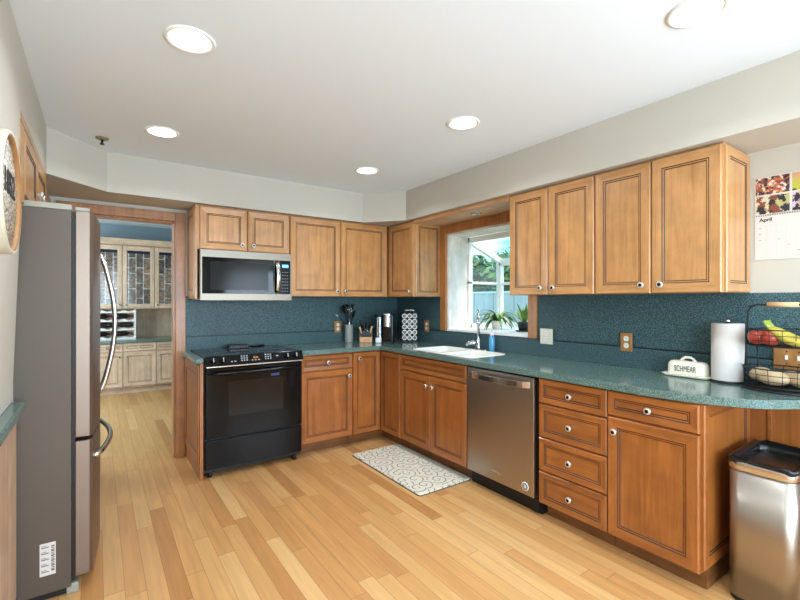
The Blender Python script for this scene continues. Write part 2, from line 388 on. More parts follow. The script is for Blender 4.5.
# ------------------------------------------------------------------ structure
ZC, ZS = 2.412, 2.126
struct('floor', MB().box(-5.2, .0, -7.6, 4.1, -.06, 0), FLOOR)
struct('ceiling', MB().box(-5.0, .1, -7.5, .12, ZC, ZC+.1), CEIL)
sof = [(-3.14, 0), (-3.14, -7.4), (-3.103, -7.4), (-3.103, -.715), (-2.79, -.387), (-.677, -.387), (-.387, -.718), (-.387, -7.4), (0, -7.4), (0, 0)]
struct('ceiling_soffit', MB().prism(sof, ZS, ZC), WALL)
# back wall with doorway (x -3.02 .. -2.30)
DX0, DX1, DH = -3.02, -2.30, 2.02
b = MB().box(DX1, .15, 0, .12, 0, ZC).box(-3.14, DX0, 0, .12, 0, ZC).box(DX0, DX1, 0, .12, DH, ZC)
struct('wall_back', b, WALL)
# left wall: fridge alcove and the low niche that holds the shallow base cabinet
LX = -3.14
b = (MB().box(LX-.1, LX, -7.4, -6.85, 0, ZC).box(LX-.1, LX, -5.35, -4.6, 0, ZC).prism([(LX-.02, 1.0), (LX, 1.0), (-3.103, 2.127), (LX-.02, 2.127)], -5.3, -1.672, axis='y').box(LX-.1, LX, -6.85, -5.35, 0, .85).box(LX-.1, LX, -6.85, -5.35, 2.12, ZC).box(LX-.1, LX, -4.6, -1.69, .916, ZC).box(LX-.60, LX, -1.69, -1.672, 0, ZC)
     .box(LX-.1, LX, -1.672, -.715, 2.09, ZC).box(LX-.60, LX, -.735, -.715, 0, 2.09).box(LX-.1, LX, -.715, .12, 0, ZC)
     .box(LX-.64, LX-.60, -4.7, -.6, 0, ZC).box(LX-.6, LX, -4.62, -4.6, 0, .876))
struct('wall_left', b, WALL)
# right wall with the window opening
WY0, WY1, WZ0, WZ1 = -1.882, -.88, 1.045, 2.006
WT = .26
b = (MB().box(0, WT, WY1, .12, 0, 2.9).box(0, WT, -4.85, WY0, 0, ZC).box(0, WT, -7.4, -6.65, 0, ZC).box(0, WT, -6.65, -4.85, 0, .85).box(0, WT, -6.65, -4.85, 2.12, ZC).box(0, WT, WY0, WY1, 0, WZ0).box(0, WT, WY0, WY1, WZ1, ZC))
struct('wall_right', b, WALL)
# rear wall with an unseen wide opening, added for the rear fill lamp
b = MB().box(-3.24, -2.9, -7.5, -7.4, 0, ZC).box(.05, .26, -7.5, -7.4, 0, ZC).box(-.95, .05, -7.5, -7.4, 0, ZC).box(-2.9, .05, -7.5, -7.4, 2.3, ZC)
struct('wall_rear', b, WALL)
# far room shell
b = (MB().box(-4.75, -.6, 3.80, 3.9, 0, 2.52))
struct('wall_far_room_back', b, FARW)
b = MB().box(-1.2, -1.1, .12, 3.8, 0, 2.52); struct('wall_far_room_right', b, FARW)
b = MB().box(-4.75, -4.65, .12, 3.8, 0, 2.52).box(-4.65, -3.13, .02, .12, 0, 2.52).box(-3.13, -1.2, .12, .14, ZC, 2.52); struct('wall_far_room_left', b, FARW)
struct('ceiling_far_room', MB().box(-4.65, -1.2, .12, 3.8, 2.52, 2.62), CEIL)

# door casing
b = (MB().box(DX1, -2.222, -.022, 0, 0, 2.095).box(DX1-.014, DX1-.0005, 0, .12, 0, DH).box(DX0, DX1-.014, 0, .12, DH-.014, DH-.0005).box(DX0-.08, DX1, -.022, 0, DH, 2.095)
     .box(DX0-.08, DX0, -.022, 0, 0, DH).box(DX0+.0005, DX0+.014, 0, .12, 0, DH))
struct('door_1', b, TRIMW, .004)
# wooden panel between fridge alcove and doorway on the left wall
struct('trim_left', MB().box(LX, LX+.012, -.70, -.06, 1.2, 2.09), TRIMW, .002)

# window 1: casing on the wall, whitewashed reveal, white garden-window box with glass
def tri_bar(mb, a, b_, w, mi=0):
    """square bar between points a and b"""
    a, b_ = Vector(a), Vector(b_); d = (b_-a).normalized(); s1 = d.cross(Vector((0, 1, 0)))
    if s1.length < .1: s1 = Vector((0, 0, 1))
    s1 = s1.normalized()*w/2; s2 = d.cross(s1).normalized()*w/2
    v = [mb.bm.verts.new(p+x) for p in (a, b_) for x in (s1+s2, s1-s2, -s1-s2, -s1+s2)]
    fs = [mb.bm.faces.new([v[i] for i in q]) for q in ((3, 2, 1, 0), (4, 5, 6, 7), (0, 1, 5, 4), (1, 2, 6, 5), (2, 3, 7, 6), (3, 0, 4, 7))]
    for f in fs: f.material_index = mi
    bmesh.ops.recalc_face_normals(mb.bm, faces=fs)
struct('window_1_casing', MB().box(-.022, 0, WY1, -.80, WZ0, 2.088).box(-.022, 0, -1.965, WY0, .0+WZ0-.02, 2.088).box(-.022, 0, WY0, WY1, WZ1, 2.088), TRIMW, .003)
struct('window_1_reveal', MB().box(.002, WT, WY1-.018, WY1, WZ0+.02, WZ1).box(.002, WT, WY0, WY0+.018, WZ0+.02, WZ1).box(.002, WT, WY0, WY1, WZ1-.018, WZ1), WASH)
GX = .74
struct('window_1_sill', MB().box(-.002, GX, WY0, WY1, WZ0, WZ0+.022), WHP, .003)
b = MB()
for y in (WY0+.018, WY1-.046):          # side frames
    yy = (y, y+.028)
    b.box(WT, WT+.045, *yy, WZ0+.022, WZ1-.018)
    b.box(GX-.06, GX, *yy, WZ0+.022, 1.79)
    b.box(WT, GX, *yy, WZ0+.022, WZ0+.065); b.box(WT, GX, *yy, 1.515, 1.54)
    tri_bar(b, (WT+.01, y+.014, 1.955), (GX-.02, y+.014, 1.775), .05)
b.box(WT, WT+.045, WY0+.018, WY1-.018, WZ1-.07, WZ1-.018)      # head
b.box(GX-.05, GX, WY0+.018, WY1-.018, 1.72, 1.79); b.box(GX-.05, GX, WY0+.018, WY1-.018, WZ0+.022, WZ0+.075)
b.box(GX-.04, GX-.005, WY0+.018, WY1-.018, 1.512, 1.542)
b.box(GX-.05, GX, WY1-.075, WY1-.046, WZ0+.07, 1.75)
struct('window_1_frame', b, WHP, .003)
b = MB().box(GX-.03, GX-.024, WY0+.03, WY1-.04, WZ0+.06, 1.73).box(WT+.04, GX-.05, WY1-.036, WY1-.032, WZ0+.06, 1.79).box(WT+.04, GX-.05, WY0+.03, WY0+.034, WZ0+.06, 1.79)
struct('window_1_glass', b, GLASS)
b = MB(); yA, yB = WY0+.02, WY1-.02
v = [(WT+.02, yA, 1.965), (WT+.02, yB, 1.965), (GX-.01, yB, 1.79), (GX-.01, yA, 1.79)]
b.quad(*v); struct('window_1_roof_glass', b, GLASS)

struct('added_window_left', MB().box(LX-.08, LX-.04, -6.85, -6.80, .85, 2.12).box(LX-.08, LX-.04, -5.40, -5.35, .85, 2.12).box(LX-.08, LX-.04, -6.8, -5.4, .85, .90).box(LX-.08, LX-.04, -6.8, -5.4, 2.07, 2.12).box(LX-.08, LX-.04, -6.12, -6.08, .9, 2.07), WHP)  # unseen frame, made up to hold the left fill lamp
struct('added_window_right', MB().box(.06, .10, -6.65, -6.60, .85, 2.12).box(.06, .10, -4.90, -4.85, .85, 2.12).box(.06, .10, -6.6, -4.9, .85, .90).box(.06, .10, -6.6, -4.9, 2.07, 2.12).box(.06, .10, -5.77, -5.73, .9, 2.07), WHP)  # unseen frame, made up around the right fill lamp
# backsplash
b = (MB().box(-2.222, -.008, -.008, 0, .914, 1.384).box(-.008, 0, -.80, 0, .914, 1.384).box(-.008, 0, WY1-.0, -.80, .914, WZ0)
     .box(-.008, 0, WY0, WY1, .914, WZ0).box(-.008, 0, -1.965, WY0, .914, WZ0-.02).box(-.008, 0, -4.6, -1.965, .914, 1.384))
struct('trim_backsplash', b, LAM)
b = (MB().box(-2.222, -.028, -.028, -.008, .9142, 1.028).box(-.028, -.008, -4.6, -.008, .9142, 1.040))
struct('trim_splash_lip', b, LAM, .002)
b = (MB().box(-2.222, -.028, -.0275, -.008, 1.028, 1.036).box(-.0275, -.008, -.8, -.008, 1.040, 1.047).box(-.0275, -.008, -4.6, -1.965, 1.040, 1.047).box(-.0275, -.0225, -1.965, -.8, 1.0405, 1.045))
struct('trim_splash_joint', b, mat('dark_joint', (16, 26, 30), .4))
# wood wainscot under the counter overhang, right wall
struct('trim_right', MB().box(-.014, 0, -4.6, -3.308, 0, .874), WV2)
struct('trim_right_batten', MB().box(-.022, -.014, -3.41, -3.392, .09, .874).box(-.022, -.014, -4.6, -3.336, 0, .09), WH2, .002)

# ------------------------------------------------------------------ doors / drawers / knobs / cabinets
def panel_mesh(mb, x0, x1, z0, z1, y, t=.02, fr=.052, flat=False):
    """framed panel facing -y; back at y, front at y-t. slots: 0 upright grain, 1 level grain, 2 glaze"""
    w, h = x1-x0, z1-z0; fr = min(fr, w*.26, h*.30)
    prof = [(0, 0, None), (0, t*.7, None), (.005, t, None), (fr, t-.15*t, None), (fr+.005, t-.3*t, 2), (fr+.010, t-.3*t, None), (fr+.015, t-.5*t, 2)]
    rings = []
    for ins, d, _ in prof:
        rings.append([mb.bm.verts.new((xx, y-d, zz)) for xx, zz in ((x0+ins, z0+ins), (x1-ins, z0+ins), (x1-ins, z1-ins), (x0+ins, z1-ins))])
    fs = []
    for i in range(len(rings)-1):
        a, c = rings[i], rings[i+1]
        for k in range(4):
            f = mb.bm.faces.new((a[k], a[(k+1) % 4], c[(k+1) % 4], c[k])); sl = prof[i+1][2]
            f.material_index = sl if sl is not None else (1 if k in (0, 2) else 0); fs.append(f)
    f = mb.bm.faces.new(rings[-1]); f.material_index = 0 if h > w*.8 else 1; fs.append(f)
    f = mb.bm.faces.new(rings[0][::-1]); fs.append(f)
    return mb
def knob_mesh():
    return MB().lathe([(0, 0), (.008, 0), (.0065, .010), (.0065, .014), (.016, .018), (.0175, .022), (.0155, .027), (.0095, .0295), (.0088, .0285, 1), (.008, .030, 1), (0, .031, 1)], axis='y', seg=18)
KN = [None]
def knob(parent, x, y, z):
    if KN[0] is None or True:
        if KN[0] is None: KN[0] = knob_mesh().build('knob', [mat('knob_silver', (214, 210, 204), .3, .6), BLK], parent); o = KN[0]
        else: o = KN[0].copy(); COL.objects.link(o); o.parent = parent
    o.location = (x, y, z); o['label'] = 'silver knob with black centre'; return o
def door(parent, x0, x1, z0, z1, y, k=None, mats=None, name='door', fr=.052):
    o = panel_mesh(MB(), x0, x1, z0, z1, y, fr=fr).build(name, mats, parent)
    if k: knob(o, k[0], y-.018 if k[2] is None else k[2], k[1])
    return o
G = .002
def cab_base(name, loc, rz, w, label, layout, hollow=False, depth=.595, mats=None, toe=True, group=None, H=.874, cat='cabinet'):
    """origin at the wall end corner at floor level; local +x along the run, -y into the room"""
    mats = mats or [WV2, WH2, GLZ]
    t = thing(name, loc, label, cat, rz, group)
    if hollow:
        b = (MB().box(.002, .018, -depth, -.012, .10, H).box(w-.018, w-.002, -depth, -.012, .10, H).box(.018, w-.018, -depth, -depth+.018, .10, H)
             .box(.018, w-.018, -.02, -.012, .10, H).box(.018, w-.018, -depth+.018, -.02, .10, .118).box(.002, w-.002, -depth+.07, -.012, 0.001, .10, 1))
    else: b = MB().box(.002, w-.002, -depth, -.012, .10, H).box(.002, w-.002, -depth+.07, -.012, 0.001, .10, 1)
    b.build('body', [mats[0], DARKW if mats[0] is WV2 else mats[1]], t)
    for item in layout:
        kind, x0, x1, z0, z1, kx, kz = item
        fr = .052 if kind == 'door' else .036
        door(t, x0+G, x1-G, z0+G, z1-G, -depth, (kx, kz, None) if kx is not None else None, mats, kind, fr)
        if kx is not None: pass
    return t
def fix_knobs():
    pass
# right wall base run (a = -y)
def R(a): return (0, -a, 0)
t = cab_base('sink_base_cabinet', R(.946), RR, .851, 'oak sink base cabinet with two doors below the white sink', [
    ('false_drawer_front', .0, .851, .73, .866, None, None),
    ('door', .0, .4255, .105, .725, .4255-.04, .725-.085), ('door', .4255, .851, .105, .725, .4255+.04, .725-.085)], hollow=True)
t = cab_base('drawer_cabinet', R(2.434), RR, .439, 'four-drawer oak base cabinet right of the steel dishwasher', [
    ('drawer', 0, .439, .715, .868, .22, .79), ('drawer', 0, .439, .508, .712, .22, .61), ('drawer', 0, .439, .302, .505, .22, .405), ('drawer', 0, .439, .100, .299, .22, .2)])
t = cab_base('end_base_cabinet', R(2.873), RR, .433, 'oak base cabinet at the counter end, one drawer over one wide door', [
    ('drawer', 0, .433, .735, .868, .216, .80), ('door', 0, .433, .100, .731, .045, .731-.075)])
# framed end panel of that cabinet, faces the camera (-y)
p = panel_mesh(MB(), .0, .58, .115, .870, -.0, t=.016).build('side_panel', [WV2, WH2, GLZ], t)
p.rotation_euler = (0, 0, PI/2); p.location = (.432, -.592, 0)
# back wall base
t = cab_base('stove_side_cabinet', (-1.418, 0, 0), RB, .503, 'oak base cabinet right of the black range, drawer over door', [
    ('drawer', 0, .503, .728, .866, .25, .795), ('door', 0, .503, .105, .724, .46, .66)])
# corner cabinet: one body, two leaves
t = thing('corner_base_cabinet', (-.617, -.617, 0), 'oak corner base cabinet with two narrow doors meeting at a right angle', 'cabinet')
b = MB().prism([(-.296, .020), (.022, .022), (.022, -.327), (.605, -.327), (.605, .605), (-.296, .605)], .10, .874)
b.prism([(-.296, .09), (.09, .09), (.09, -.327), (.605, -.327), (.605, .605), (-.296, .605)], .001, .10, 1)
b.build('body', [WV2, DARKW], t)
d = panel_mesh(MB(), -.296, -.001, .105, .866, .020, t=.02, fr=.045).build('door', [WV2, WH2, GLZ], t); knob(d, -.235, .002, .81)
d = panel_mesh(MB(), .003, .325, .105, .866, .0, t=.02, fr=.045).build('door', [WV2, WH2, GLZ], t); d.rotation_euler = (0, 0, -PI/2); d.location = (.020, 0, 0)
# range end panel
t = thing('range_end_panel', (-2.2205, 0, 0), 'oak end panel closing the left side of the black range', 'cabinet panel')
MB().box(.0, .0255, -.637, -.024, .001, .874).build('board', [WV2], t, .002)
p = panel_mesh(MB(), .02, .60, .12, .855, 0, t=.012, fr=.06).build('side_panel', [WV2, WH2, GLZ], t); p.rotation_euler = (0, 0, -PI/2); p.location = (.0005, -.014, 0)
t.children
p.location = (-.0005, -.018, 0)

# uppers
def cab_up(name, loc, rz, w, z0, z1, label, doors, depth=.328, mats=None, group=None):
    mats = mats or [WV, WH, GLZ]
    t = thing(name, loc, label, 'cabinet', rz, group)
    MB().box(.001, w-.001, -depth, -.002, z0, z1).build('body', [mats[0]], t, .0015)
    for x0, x1, za, zb, kx, kz in doors:
        door(t, x0+G, x1-G, za, zb, -depth, (kx, kz, None) if kx is not None else None, mats)
    return t
UB, UT = 1.384, 2.124
t = cab_up('over_microwave_cabinet', (-2.185, 0, 0), RB, .768, 1.764, UT, 'short two-door oak wall cabinet above the microwave', [
    (.014, .392, 1.766, 2.112, .345, 1.815), (.394, .766, 1.766, 2.112, .44, 1.815)])
MB().box(-.018, .0005, -.335, -.002, 1.36, UT).build('side_board', [WV], t, .0015)
p = panel_mesh(MB(), .02, .30, 1.38, 2.10, 0, t=.008, fr=.045).build('side_panel', [WV, WH, GLZ], t); p.rotation_euler = (0, 0, -PI/2); p.location = (-.017, -.012, 0)
cab_up('wall_cabinet', (-1.415, 0, 0), RB, 1.066, UB, UT, 'wide two-door oak wall cabinet between the microwave and the corner', [
    (.002, .512, UB, 2.112, .47, 1.435), (.514, 1.046, UB, 2.112, .56, 1.435)])
t = cab_up('corner_wall_cabinet', (0, -.352, 0), RR, .434, UB, UT, 'narrow single-door oak wall cabinet left of the window', [
    (.004, .430, UB, 2.112, .375, 1.435)])
MB().box(-.348, .0, -.326, -.003, UB, UT).build('corner_box', [WV], t)
p = panel_mesh(MB(), .006, .322, UB+.002, 2.108, 0, t=.010, fr=.04).build('side_panel', [WV, WH, GLZ], t); p.rotation_euler = (0, 0, PI/2); p.location = (.4335, -.328, 0)
t = cab_up('wall_cabinet', (0, -1.970, 0), RR, .672, UB, UT, 'two-door oak wall cabinet just right of the window', [
    (.002, .335, UB, 2.112, .285, 1.43), (.337, .670, UB, 2.112, .385, 1.43)])
t = cab_up('wall_cabinet', (0, -2.642, 0), RR, .664, UB, UT, 'two-door oak wall cabinet nearest the calendar, over the paper towels', [
    (.002, .330, UB, 2.112, .285, 1.43), (.331, .662, UB, 2.112, .385, 1.43)])
p = panel_mesh(MB(), .006, .326, UB+.002, 2.108, 0, t=.012, fr=.045).build('side_panel', [WV, WH, GLZ], t); p.rotation_euler = (0, 0, PI/2); p.location = (.6635, -.33, 0)
# valance over the window
t = thing('window_valance', (0, -1.377, 2.126), 'oak valance with a soffit board spanning above the sink window', 'valance')
MB().box(-.349, -.330, -.590, .588, -.040, -.001).build('fascia', [WH], t, .002)
MB().box(-.330, -.024, -.590, .588, -.036, -.022).build('soffit_board', [wood('valance_board', (178, 140, 108), (206, 172, 140), (24, 1.8, 24))], t)

# cabinet above the fridge, set into the left wall
t = thing('over_fridge_cabinet', (LX+.026, -1.668, 0), 'two-door oak cabinet set in the wall above the fridge', 'cabinet', RL)
MB().box(.002, .93, .004, .58, 1.80, 2.088).build('body', [WV], t, .001)
MB().box(-.13, .0, -.010, .008, 1.76, 2.10).box(-.13, .95, -.012, .004, 2.088, 2.123).build('face_trim', [WH], t, .002)
for x0, x1, kx in ((.004, .465, .42), (.468, .928, .51)):
    o = panel_mesh(MB(), x0, x1, 1.802, 2.084, .003, t=.016, fr=.05).build('door', [WV, WH, GLZ], t); knob(o, kx, -.011, 1.888)

# shallow base cabinet and counter along the left wall
t = thing('left_base_cabinet', (LX, -4.58, 0), 'tan oak base cabinet along the left wall beside the fridge', 'cabinet', RL)
MB().box(0, 2.885, 0, .50, .002, .873).build('body', [WV2], t)
MB().box(0, 2.89, -.013, 0, .08, .873).build('face_board', [wood('tan_oak_face', (184, 144, 112), (212, 176, 144), (24, 24, 1.6))], t, .002)
t = MB().prism([(-3.70, -4.58), (-3.096, -4.58), (-3.096, -1.72), (-3.108, -1.698), (-3.125, -1.694), (-3.70, -1.694)], .875, .914).build('left_worktop', [LAMC], bevel=.008, seg=3)
tag(t, 'narrow teal laminate worktop edge on the left, beside the fridge', 'countertop')

# worktops
def arc(cx, cy, r, a0, a1, n):
    return [(cx+r*math.cos(math.radians(a0+(a1-a0)*k/n)), cy+r*math.sin(math.radians(a0+(a1-a0)*k/n))) for k in range(n+1)]
bm = bmesh.new()
def chaikin(p, n=2):
    for _ in range(n):
        q = [p[0]]
        for a, b in zip(p, p[1:]): q += [(a[0]*.75+b[0]*.25, a[1]*.75+b[1]*.25), (a[0]*.25+b[0]*.75, a[1]*.25+b[1]*.75)]
        p = q+[p[-1]]
    return p
outer = [(-1.420, -.0285), (-1.420, -.640), (-.640, -.640)] + chaikin([(-.646, -3.05), (-.632, -3.20), (-.603, -3.315), (-.548, -3.44), (-.470, -3.53), (-.35, -3.605), (-.2, -3.655), (-.0285, -3.675)]) + [(-.0285, -.0285)]
SX0, SX1, SY0, SY1 = -.545, -.165, -1.775, -1.045
hole = rrect((SX0+SX1)/2, (SY0+SY1)/2, (SX1-SX0)/2, (SY1-SY0)/2, .05, 4)
def loop(pts, z):
    vs = [bm.verts.new((x, y, z)) for x, y in pts]; return vs, [bm.edges.new((vs[i], vs[(i+1) % len(vs)])) for i in range(len(vs))]
v1, e1 = loop(outer, .914); v2, e2 = loop(hole, .914)
bmesh.ops.triangle_fill(bm, use_beauty=True, edges=e1+e2)
ret = bmesh.ops.extrude_face_region(bm, geom=bm.faces[:])
bmesh.ops.translate(bm, verts=[g for g in ret['geom'] if isinstance(g, bmesh.types.BMVert)], vec=(0, 0, -.038))
bmesh.ops.recalc_face_normals(bm, faces=bm.faces[:])
mb = MB(); mb.bm.free(); mb.bm = bm
o = mb.build('worktop', [LAMC], bevel=.010, seg=3); tag(o, 'L-shaped dark teal worktop with rounded end, over the base cabinets', 'countertop')
o = MB().box(-2.256, -2.194, -.652, -.0285, .875, .914).build('worktop_strip', [LAMC], bevel=.008, seg=3)
tag(o, 'narrow teal worktop strip left of the cooktop', 'countertop')
# sink
t = thing('kitchen_sink', ((SX0+SX1)/2, (SY0+SY1)/2, .914), 'white double-bowl sink set into the teal worktop under the window', 'sink')
hx, hy = (SX1-SX0)/2, (SY1-SY0)/2
def ringstrip(mb, A, B, mi=0):
    a = [mb.bm.verts.new(p) for p in A]; c = [mb.bm.verts.new(p) for p in B]; n = len(a)
    fs = [mb.bm.faces.new((a[i], a[(i+1) % n], c[(i+1) % n], c[i])) for i in range(n)]
    for f in fs: f.material_index = mi; f.smooth = True
def R3(cx, cy, hx_, hy_, r, z): return [(x, y, z) for x, y in rrect(cx, cy, hx_, hy_, r, 4)]
mb = MB()
ringstrip(mb, R3(0, 0, hx+.018, hy+.018, .06, .0006), R3(0, 0, hx+.012, hy+.012, .055, .006)); ringstrip(mb, R3(0, 0, hx+.012, hy+.012, .055, .006), R3(0, 0, hx-.004, hy-.004, .045, .006))
ringstrip(mb, R3(0, 0, hx-.004, hy-.004, .045, .006), R3(0, 0, hx-.006, hy-.006, .044, -.03))
mb.build('rim', [SINKM], t)
for cy in (-hy/2+.003, hy/2-.003):
    mb = MB(); ringstrip(mb, R3(0, cy, hx-.006, hy/2-.012, .04, .0), R3(0, cy, hx-.02, hy/2-.026, .05, -.17))
    f = mb.bm.faces.new([mb.bm.verts.new(p) for p in R3(0, cy, hx-.02, hy/2-.026, .05, -.17)]); bmesh.ops.recalc_face_normals(mb.bm, faces=mb.bm.faces[:])
    o = mb.build('bowl', [SINKM], t); MB().lathe([(0, 0), (.04, 0), (.04, .004), (.03, .005), (.0, .002)], (0, cy, -.1695)).build('drain', [CHROME], o)
MB().box(-hx+.006, hx-.006, -.0155, .0155, -.03, .004).build('divider', [SINKM], t, .003)

# ------------------------------------------------------------------ dishwasher
t = thing('dishwasher', (0, -1.803, 0), 'stainless steel dishwasher with a curved bar handle between sink cabinet and drawers', 'dishwasher', RR)
MB().box(.006, .622, -.575, -.04, .105, .872).build('tub', [BLKM], t)
MB().box(.012, .602, -.62, -.575, .112, .858).build('door', [STEELDW], t, .004)
MB().box(.010, .604, -.612, -.578, .8585, .872).build('control_strip', [BLKM], t)
b = MB()
pts = [(.055+.52*k/14, -.622-.045*math.sin(PI*min(1, max(0, (k/14)*1)))**.45, .812) for k in range(15)]
n_ = len(pts); prof = []
for p in pts: prof.append(p)
mbv = []
for (x, y, z) in prof:
    mbv.append([b.bm.verts.new((x, y-.005, z-.02)), b.bm.verts.new((x, y+.005, z-.02)), b.bm.verts.new((x, y+.005, z+.02)), b.bm.verts.new((x, y-.005, z+.02))])
for a, c in zip(mbv, mbv[1:]):
    for k in range(4): b.bm.faces.new((a[k], a[(k+1) % 4], c[(k+1) % 4], c[k]))
b.bm.faces.new(mbv[0]); b.bm.faces.new(mbv[-1][::-1]); bmesh.ops.recalc_face_normals(b.bm, faces=b.bm.faces[:])
b.build('handle', [STEELD], t, .002)
MB().box(.0, .620, -.56, -.50, .004, .103).box(.545, .605, -.575, -.56, .01, .10).build('toe_kick', [BLKM], t)
text('Whirlpool', 'lettering', .024, STEELD, t, (.305, -.6208, .176), (PI/2, 0, 0))
o = MB().lathe([(0, 0), (.027, 0), (.027, .0012), (.022, .0014, 0), (.0215, .0014, 1), (0, .0015, 1)], (.535, -.62, .165), axis='y').build('badge', [WHT, PRNG], t)
o['label'] = 'round white badge sticker'
text('R', 'badge_letter', .028, WHT, o, (.535, -.622, .165), (PI/2, 0, 0), bold=True)

# ------------------------------------------------------------------ range
t = thing('range', (-2.192, 0, 0), 'black slide-in electric range with glass cooktop and front knobs', 'stove')
w = .766
MB().box(.003, w-.003, -.63, -.035, .045, .895).build('body', [BLKM], t)
MB().box(.0, w, -.655, -.034, .896, .922).build('cooktop', [BLKG], t, .005)
# sloped control panel
b = MB().prism([(-.634, .845), (-.690, .850), (-.690, .862), (-.664, .925), (-.634, .925)], .001, w-.001, axis='x')
cp = b.build('control_panel', [BLK], t, .002)
MB().box(.006, w-.006, -.694, -.688, .843, .850).build('trim_strip', [STEELD], t)
sl = math.atan2(.026, .063)
def on_panel(x, h, off=.0): # point on the sloped face
    return (x, -.690+.026*h-.9*off, .862+.063*h+.35*off)
for x in (.055, .125, .625, .70):
    o = MB().lathe([(0, 0), (.021, 0), (.021, .006), (.018, .008), (.016, .024), (.0, .026)], seg=20, axis='y').box(-.003, .003, -.032, -.02, -.014, .016, 1).build('knob', [BLK, BUTTON], cp)
    o.location = on_panel(x, .42, .001); o.rotation_euler = (-sl, 0, 0)
def pad(name, x, h, w_, hh, m, d=.0015):
    o = MB().box(-w_/2, w_/2, -d, .001, -hh/2, hh/2).build(name, [m], cp); o.location = on_panel(x, h, .0012); o.rotation_euler = (-sl, 0, 0); return o
pad('display', .37, .55, .075, .018, BLKG); 
o = text('12:15', 'display_digits', .018, AMB, cp, on_panel(.37, .55, .0035), (PI/2-sl, 0, 0))
for x in (.265, .285, .305): 
    for h in (.3, .55, .8): pad('button', x, h, .011, .008, BUTTON)
for x in (.45, .47, .49):
    for h in (.3, .55, .8): pad('button', x, h, .011, .008, BUTTON)
for x in (.19, .215, .345, .37, .395): pad('button', x, .25, .012, .007, BUTTON)
pad('button', .545, .55, .02, .008, BUTTON)
# oven door, window, handle
d = MB().box(.006, w-.006, -.668, -.632, .305, .836).build('oven_door', [BLKG], t, .004)
MB().box(.17, .60, -.6695, -.6675, .46, .72).build('oven_window', [OVENW], d)
b = MB(); b.tube([(.03, -.668, .795)]+[(.04+.686*k/12, -.70-.012*math.sin(PI*k/12), .795) for k in range(13)]+[(w-.03, -.668, .795)], .013, 10)
b.build('door_handle', [BLK], d)
o = MB().box(.50, .565, -.6705, -.6682, .738, .756).build('door_patch', [mat('blue_patch', (50, 62, 120), .3)], d)  # small blue patch on the oven door
MB().box(.006, w-.006, -.664, -.632, .075, .288).build('warming_drawer', [BLKM if False else BLK], t, .004)
for x in (.05, w-.05): MB().lathe([(0, 0), (.016, 0), (.016, .02), (.01, .045), (0, .045)], (x, -.60, 0)).build('foot', [BLKM], t)
MB().box(.02, w-.02, -.55, -.54, .01, .05).build('kick', [BLKM], t)
# glass burner rings
for x, y, r in ((.2, -.47, .09), (.56, -.47, .105), (.2, -.2, .07), (.56, -.2, .09)):
    MB().lathe([(r, 0), (r+.004, .0004), (r+.004, 0)], (x, y, .9221), 32).build('burner_ring', [PRNG], t)
v = MB().prism([(.285, -.19), (.285, -.13), (.455, -.13), (.455, -.19)], .9225, .955)
for k in range(7): v.box(.297+.0225*k, .311+.0225*k, -.193, -.19, .928, .945, 1)
o = v.build('cooktop_vent', [BLKM, BLK], t, .004)
MB().tube([(.49, -.10, .928), (.63, -.075, .928)], .006, 8).build('vent_slot', [BLKM], t)

# ------------------------------------------------------------------ microwave
t = thing('microwave', (-2.172, 0, 0), 'over-the-range stainless microwave with dark glass door', 'microwave')
z0, z1, yf = 1.345, 1.7615, -.38
MB().box(.0, .762, -.355, -.01, z0+.004, z1).build('case', [STEEL], t, .002)
d = MB().box(0, .762, yf, -.3555, z0, z1).build('front_frame', [mat('microwave_steel', (126, 118, 106), .36, 1)], t, .003)
MB().box(.014, .600, yf-.003, yf+.001, 1.402, 1.700).build('door_glass', [BLKG], t, .002)
MB().box(.075, .545, yf-.0042, yf-.0028, 1.432, 1.662).build('door_window', [MWW], t)
cp = MB().box(.605, .748, yf-.003, yf+.001, 1.402, 1.700).build('keypad', [BLK], t, .002)
b = MB()
for k in range(12):
    z = 1.412+.278*k/12
h_ = [(.625, yf-.012-.035*math.sin(PI*k/12)**.6, 1.415+.27*k/12) for k in range(13)]
b.tube(h_, .019, 10, flat=.35); b.build('door_handle', [STEELD], t)
MB().box(.672, .728, yf-.0045, yf-.0028, 1.638, 1.664).build('display', [LCD], cp)
for r_ in range(7):
    for c_ in range(3): MB().box(.672+.021*c_, .684+.021*c_, yf-.004, yf-.0028, 1.424+.028*r_, 1.431+.028*r_).build('key', [PRNG], cp)
MB().box(.652, .655, yf-.0008, yf+.001, 1.700, z1-.002).box(.61, .613, yf-.0008, yf+.001, z0+.002, 1.400).build('seam', [PRNG], t)

# ------------------------------------------------------------------ refrigerator
t = thing('refrigerator', (-2.93, -1.652, 0), 'tall stainless french-door refrigerator with grey side panel', 'refrigerator')
FW = .907
MB().box(-.76, -.012, 0, FW, .035, 1.757).build('cabinet_body', [FRG], t, .004)
MB().box(-.74, -.012, .002, FW-.002, 1.7575, 1.784).build('top_cap', [FRL], t, .003)
MB().box(-.011, .0005, .006, FW-.006, .06, 1.752).build('gasket', [BLKM], t)
def fdoor(name, y0, y1, z0, z1, mid):
    """gently bowed door front seen edge-on"""
    pts = [(.001, y0), (.055, y0)]
    n_ = 8
    for k in range(n_+1):
        y = y0+.012+(y1-y0-.024)*k/n_; u_ = (y-.0)/FW
        pts.append((.066+.032*math.sin(PI*u_), y))
    pts += [(.055, y1), (.001, y1)]
    return MB().prism(pts, z0, z1).build(name, [STEELF], t, .004)
dl = fdoor('left_door', .002, .4515, .712, 1.758, 0)
dr = fdoor('right_door', .4555, FW-.002, .712, 1.758, 0)
df = fdoor('freezer_drawer', .002, FW-.002, .075, .695, 0)
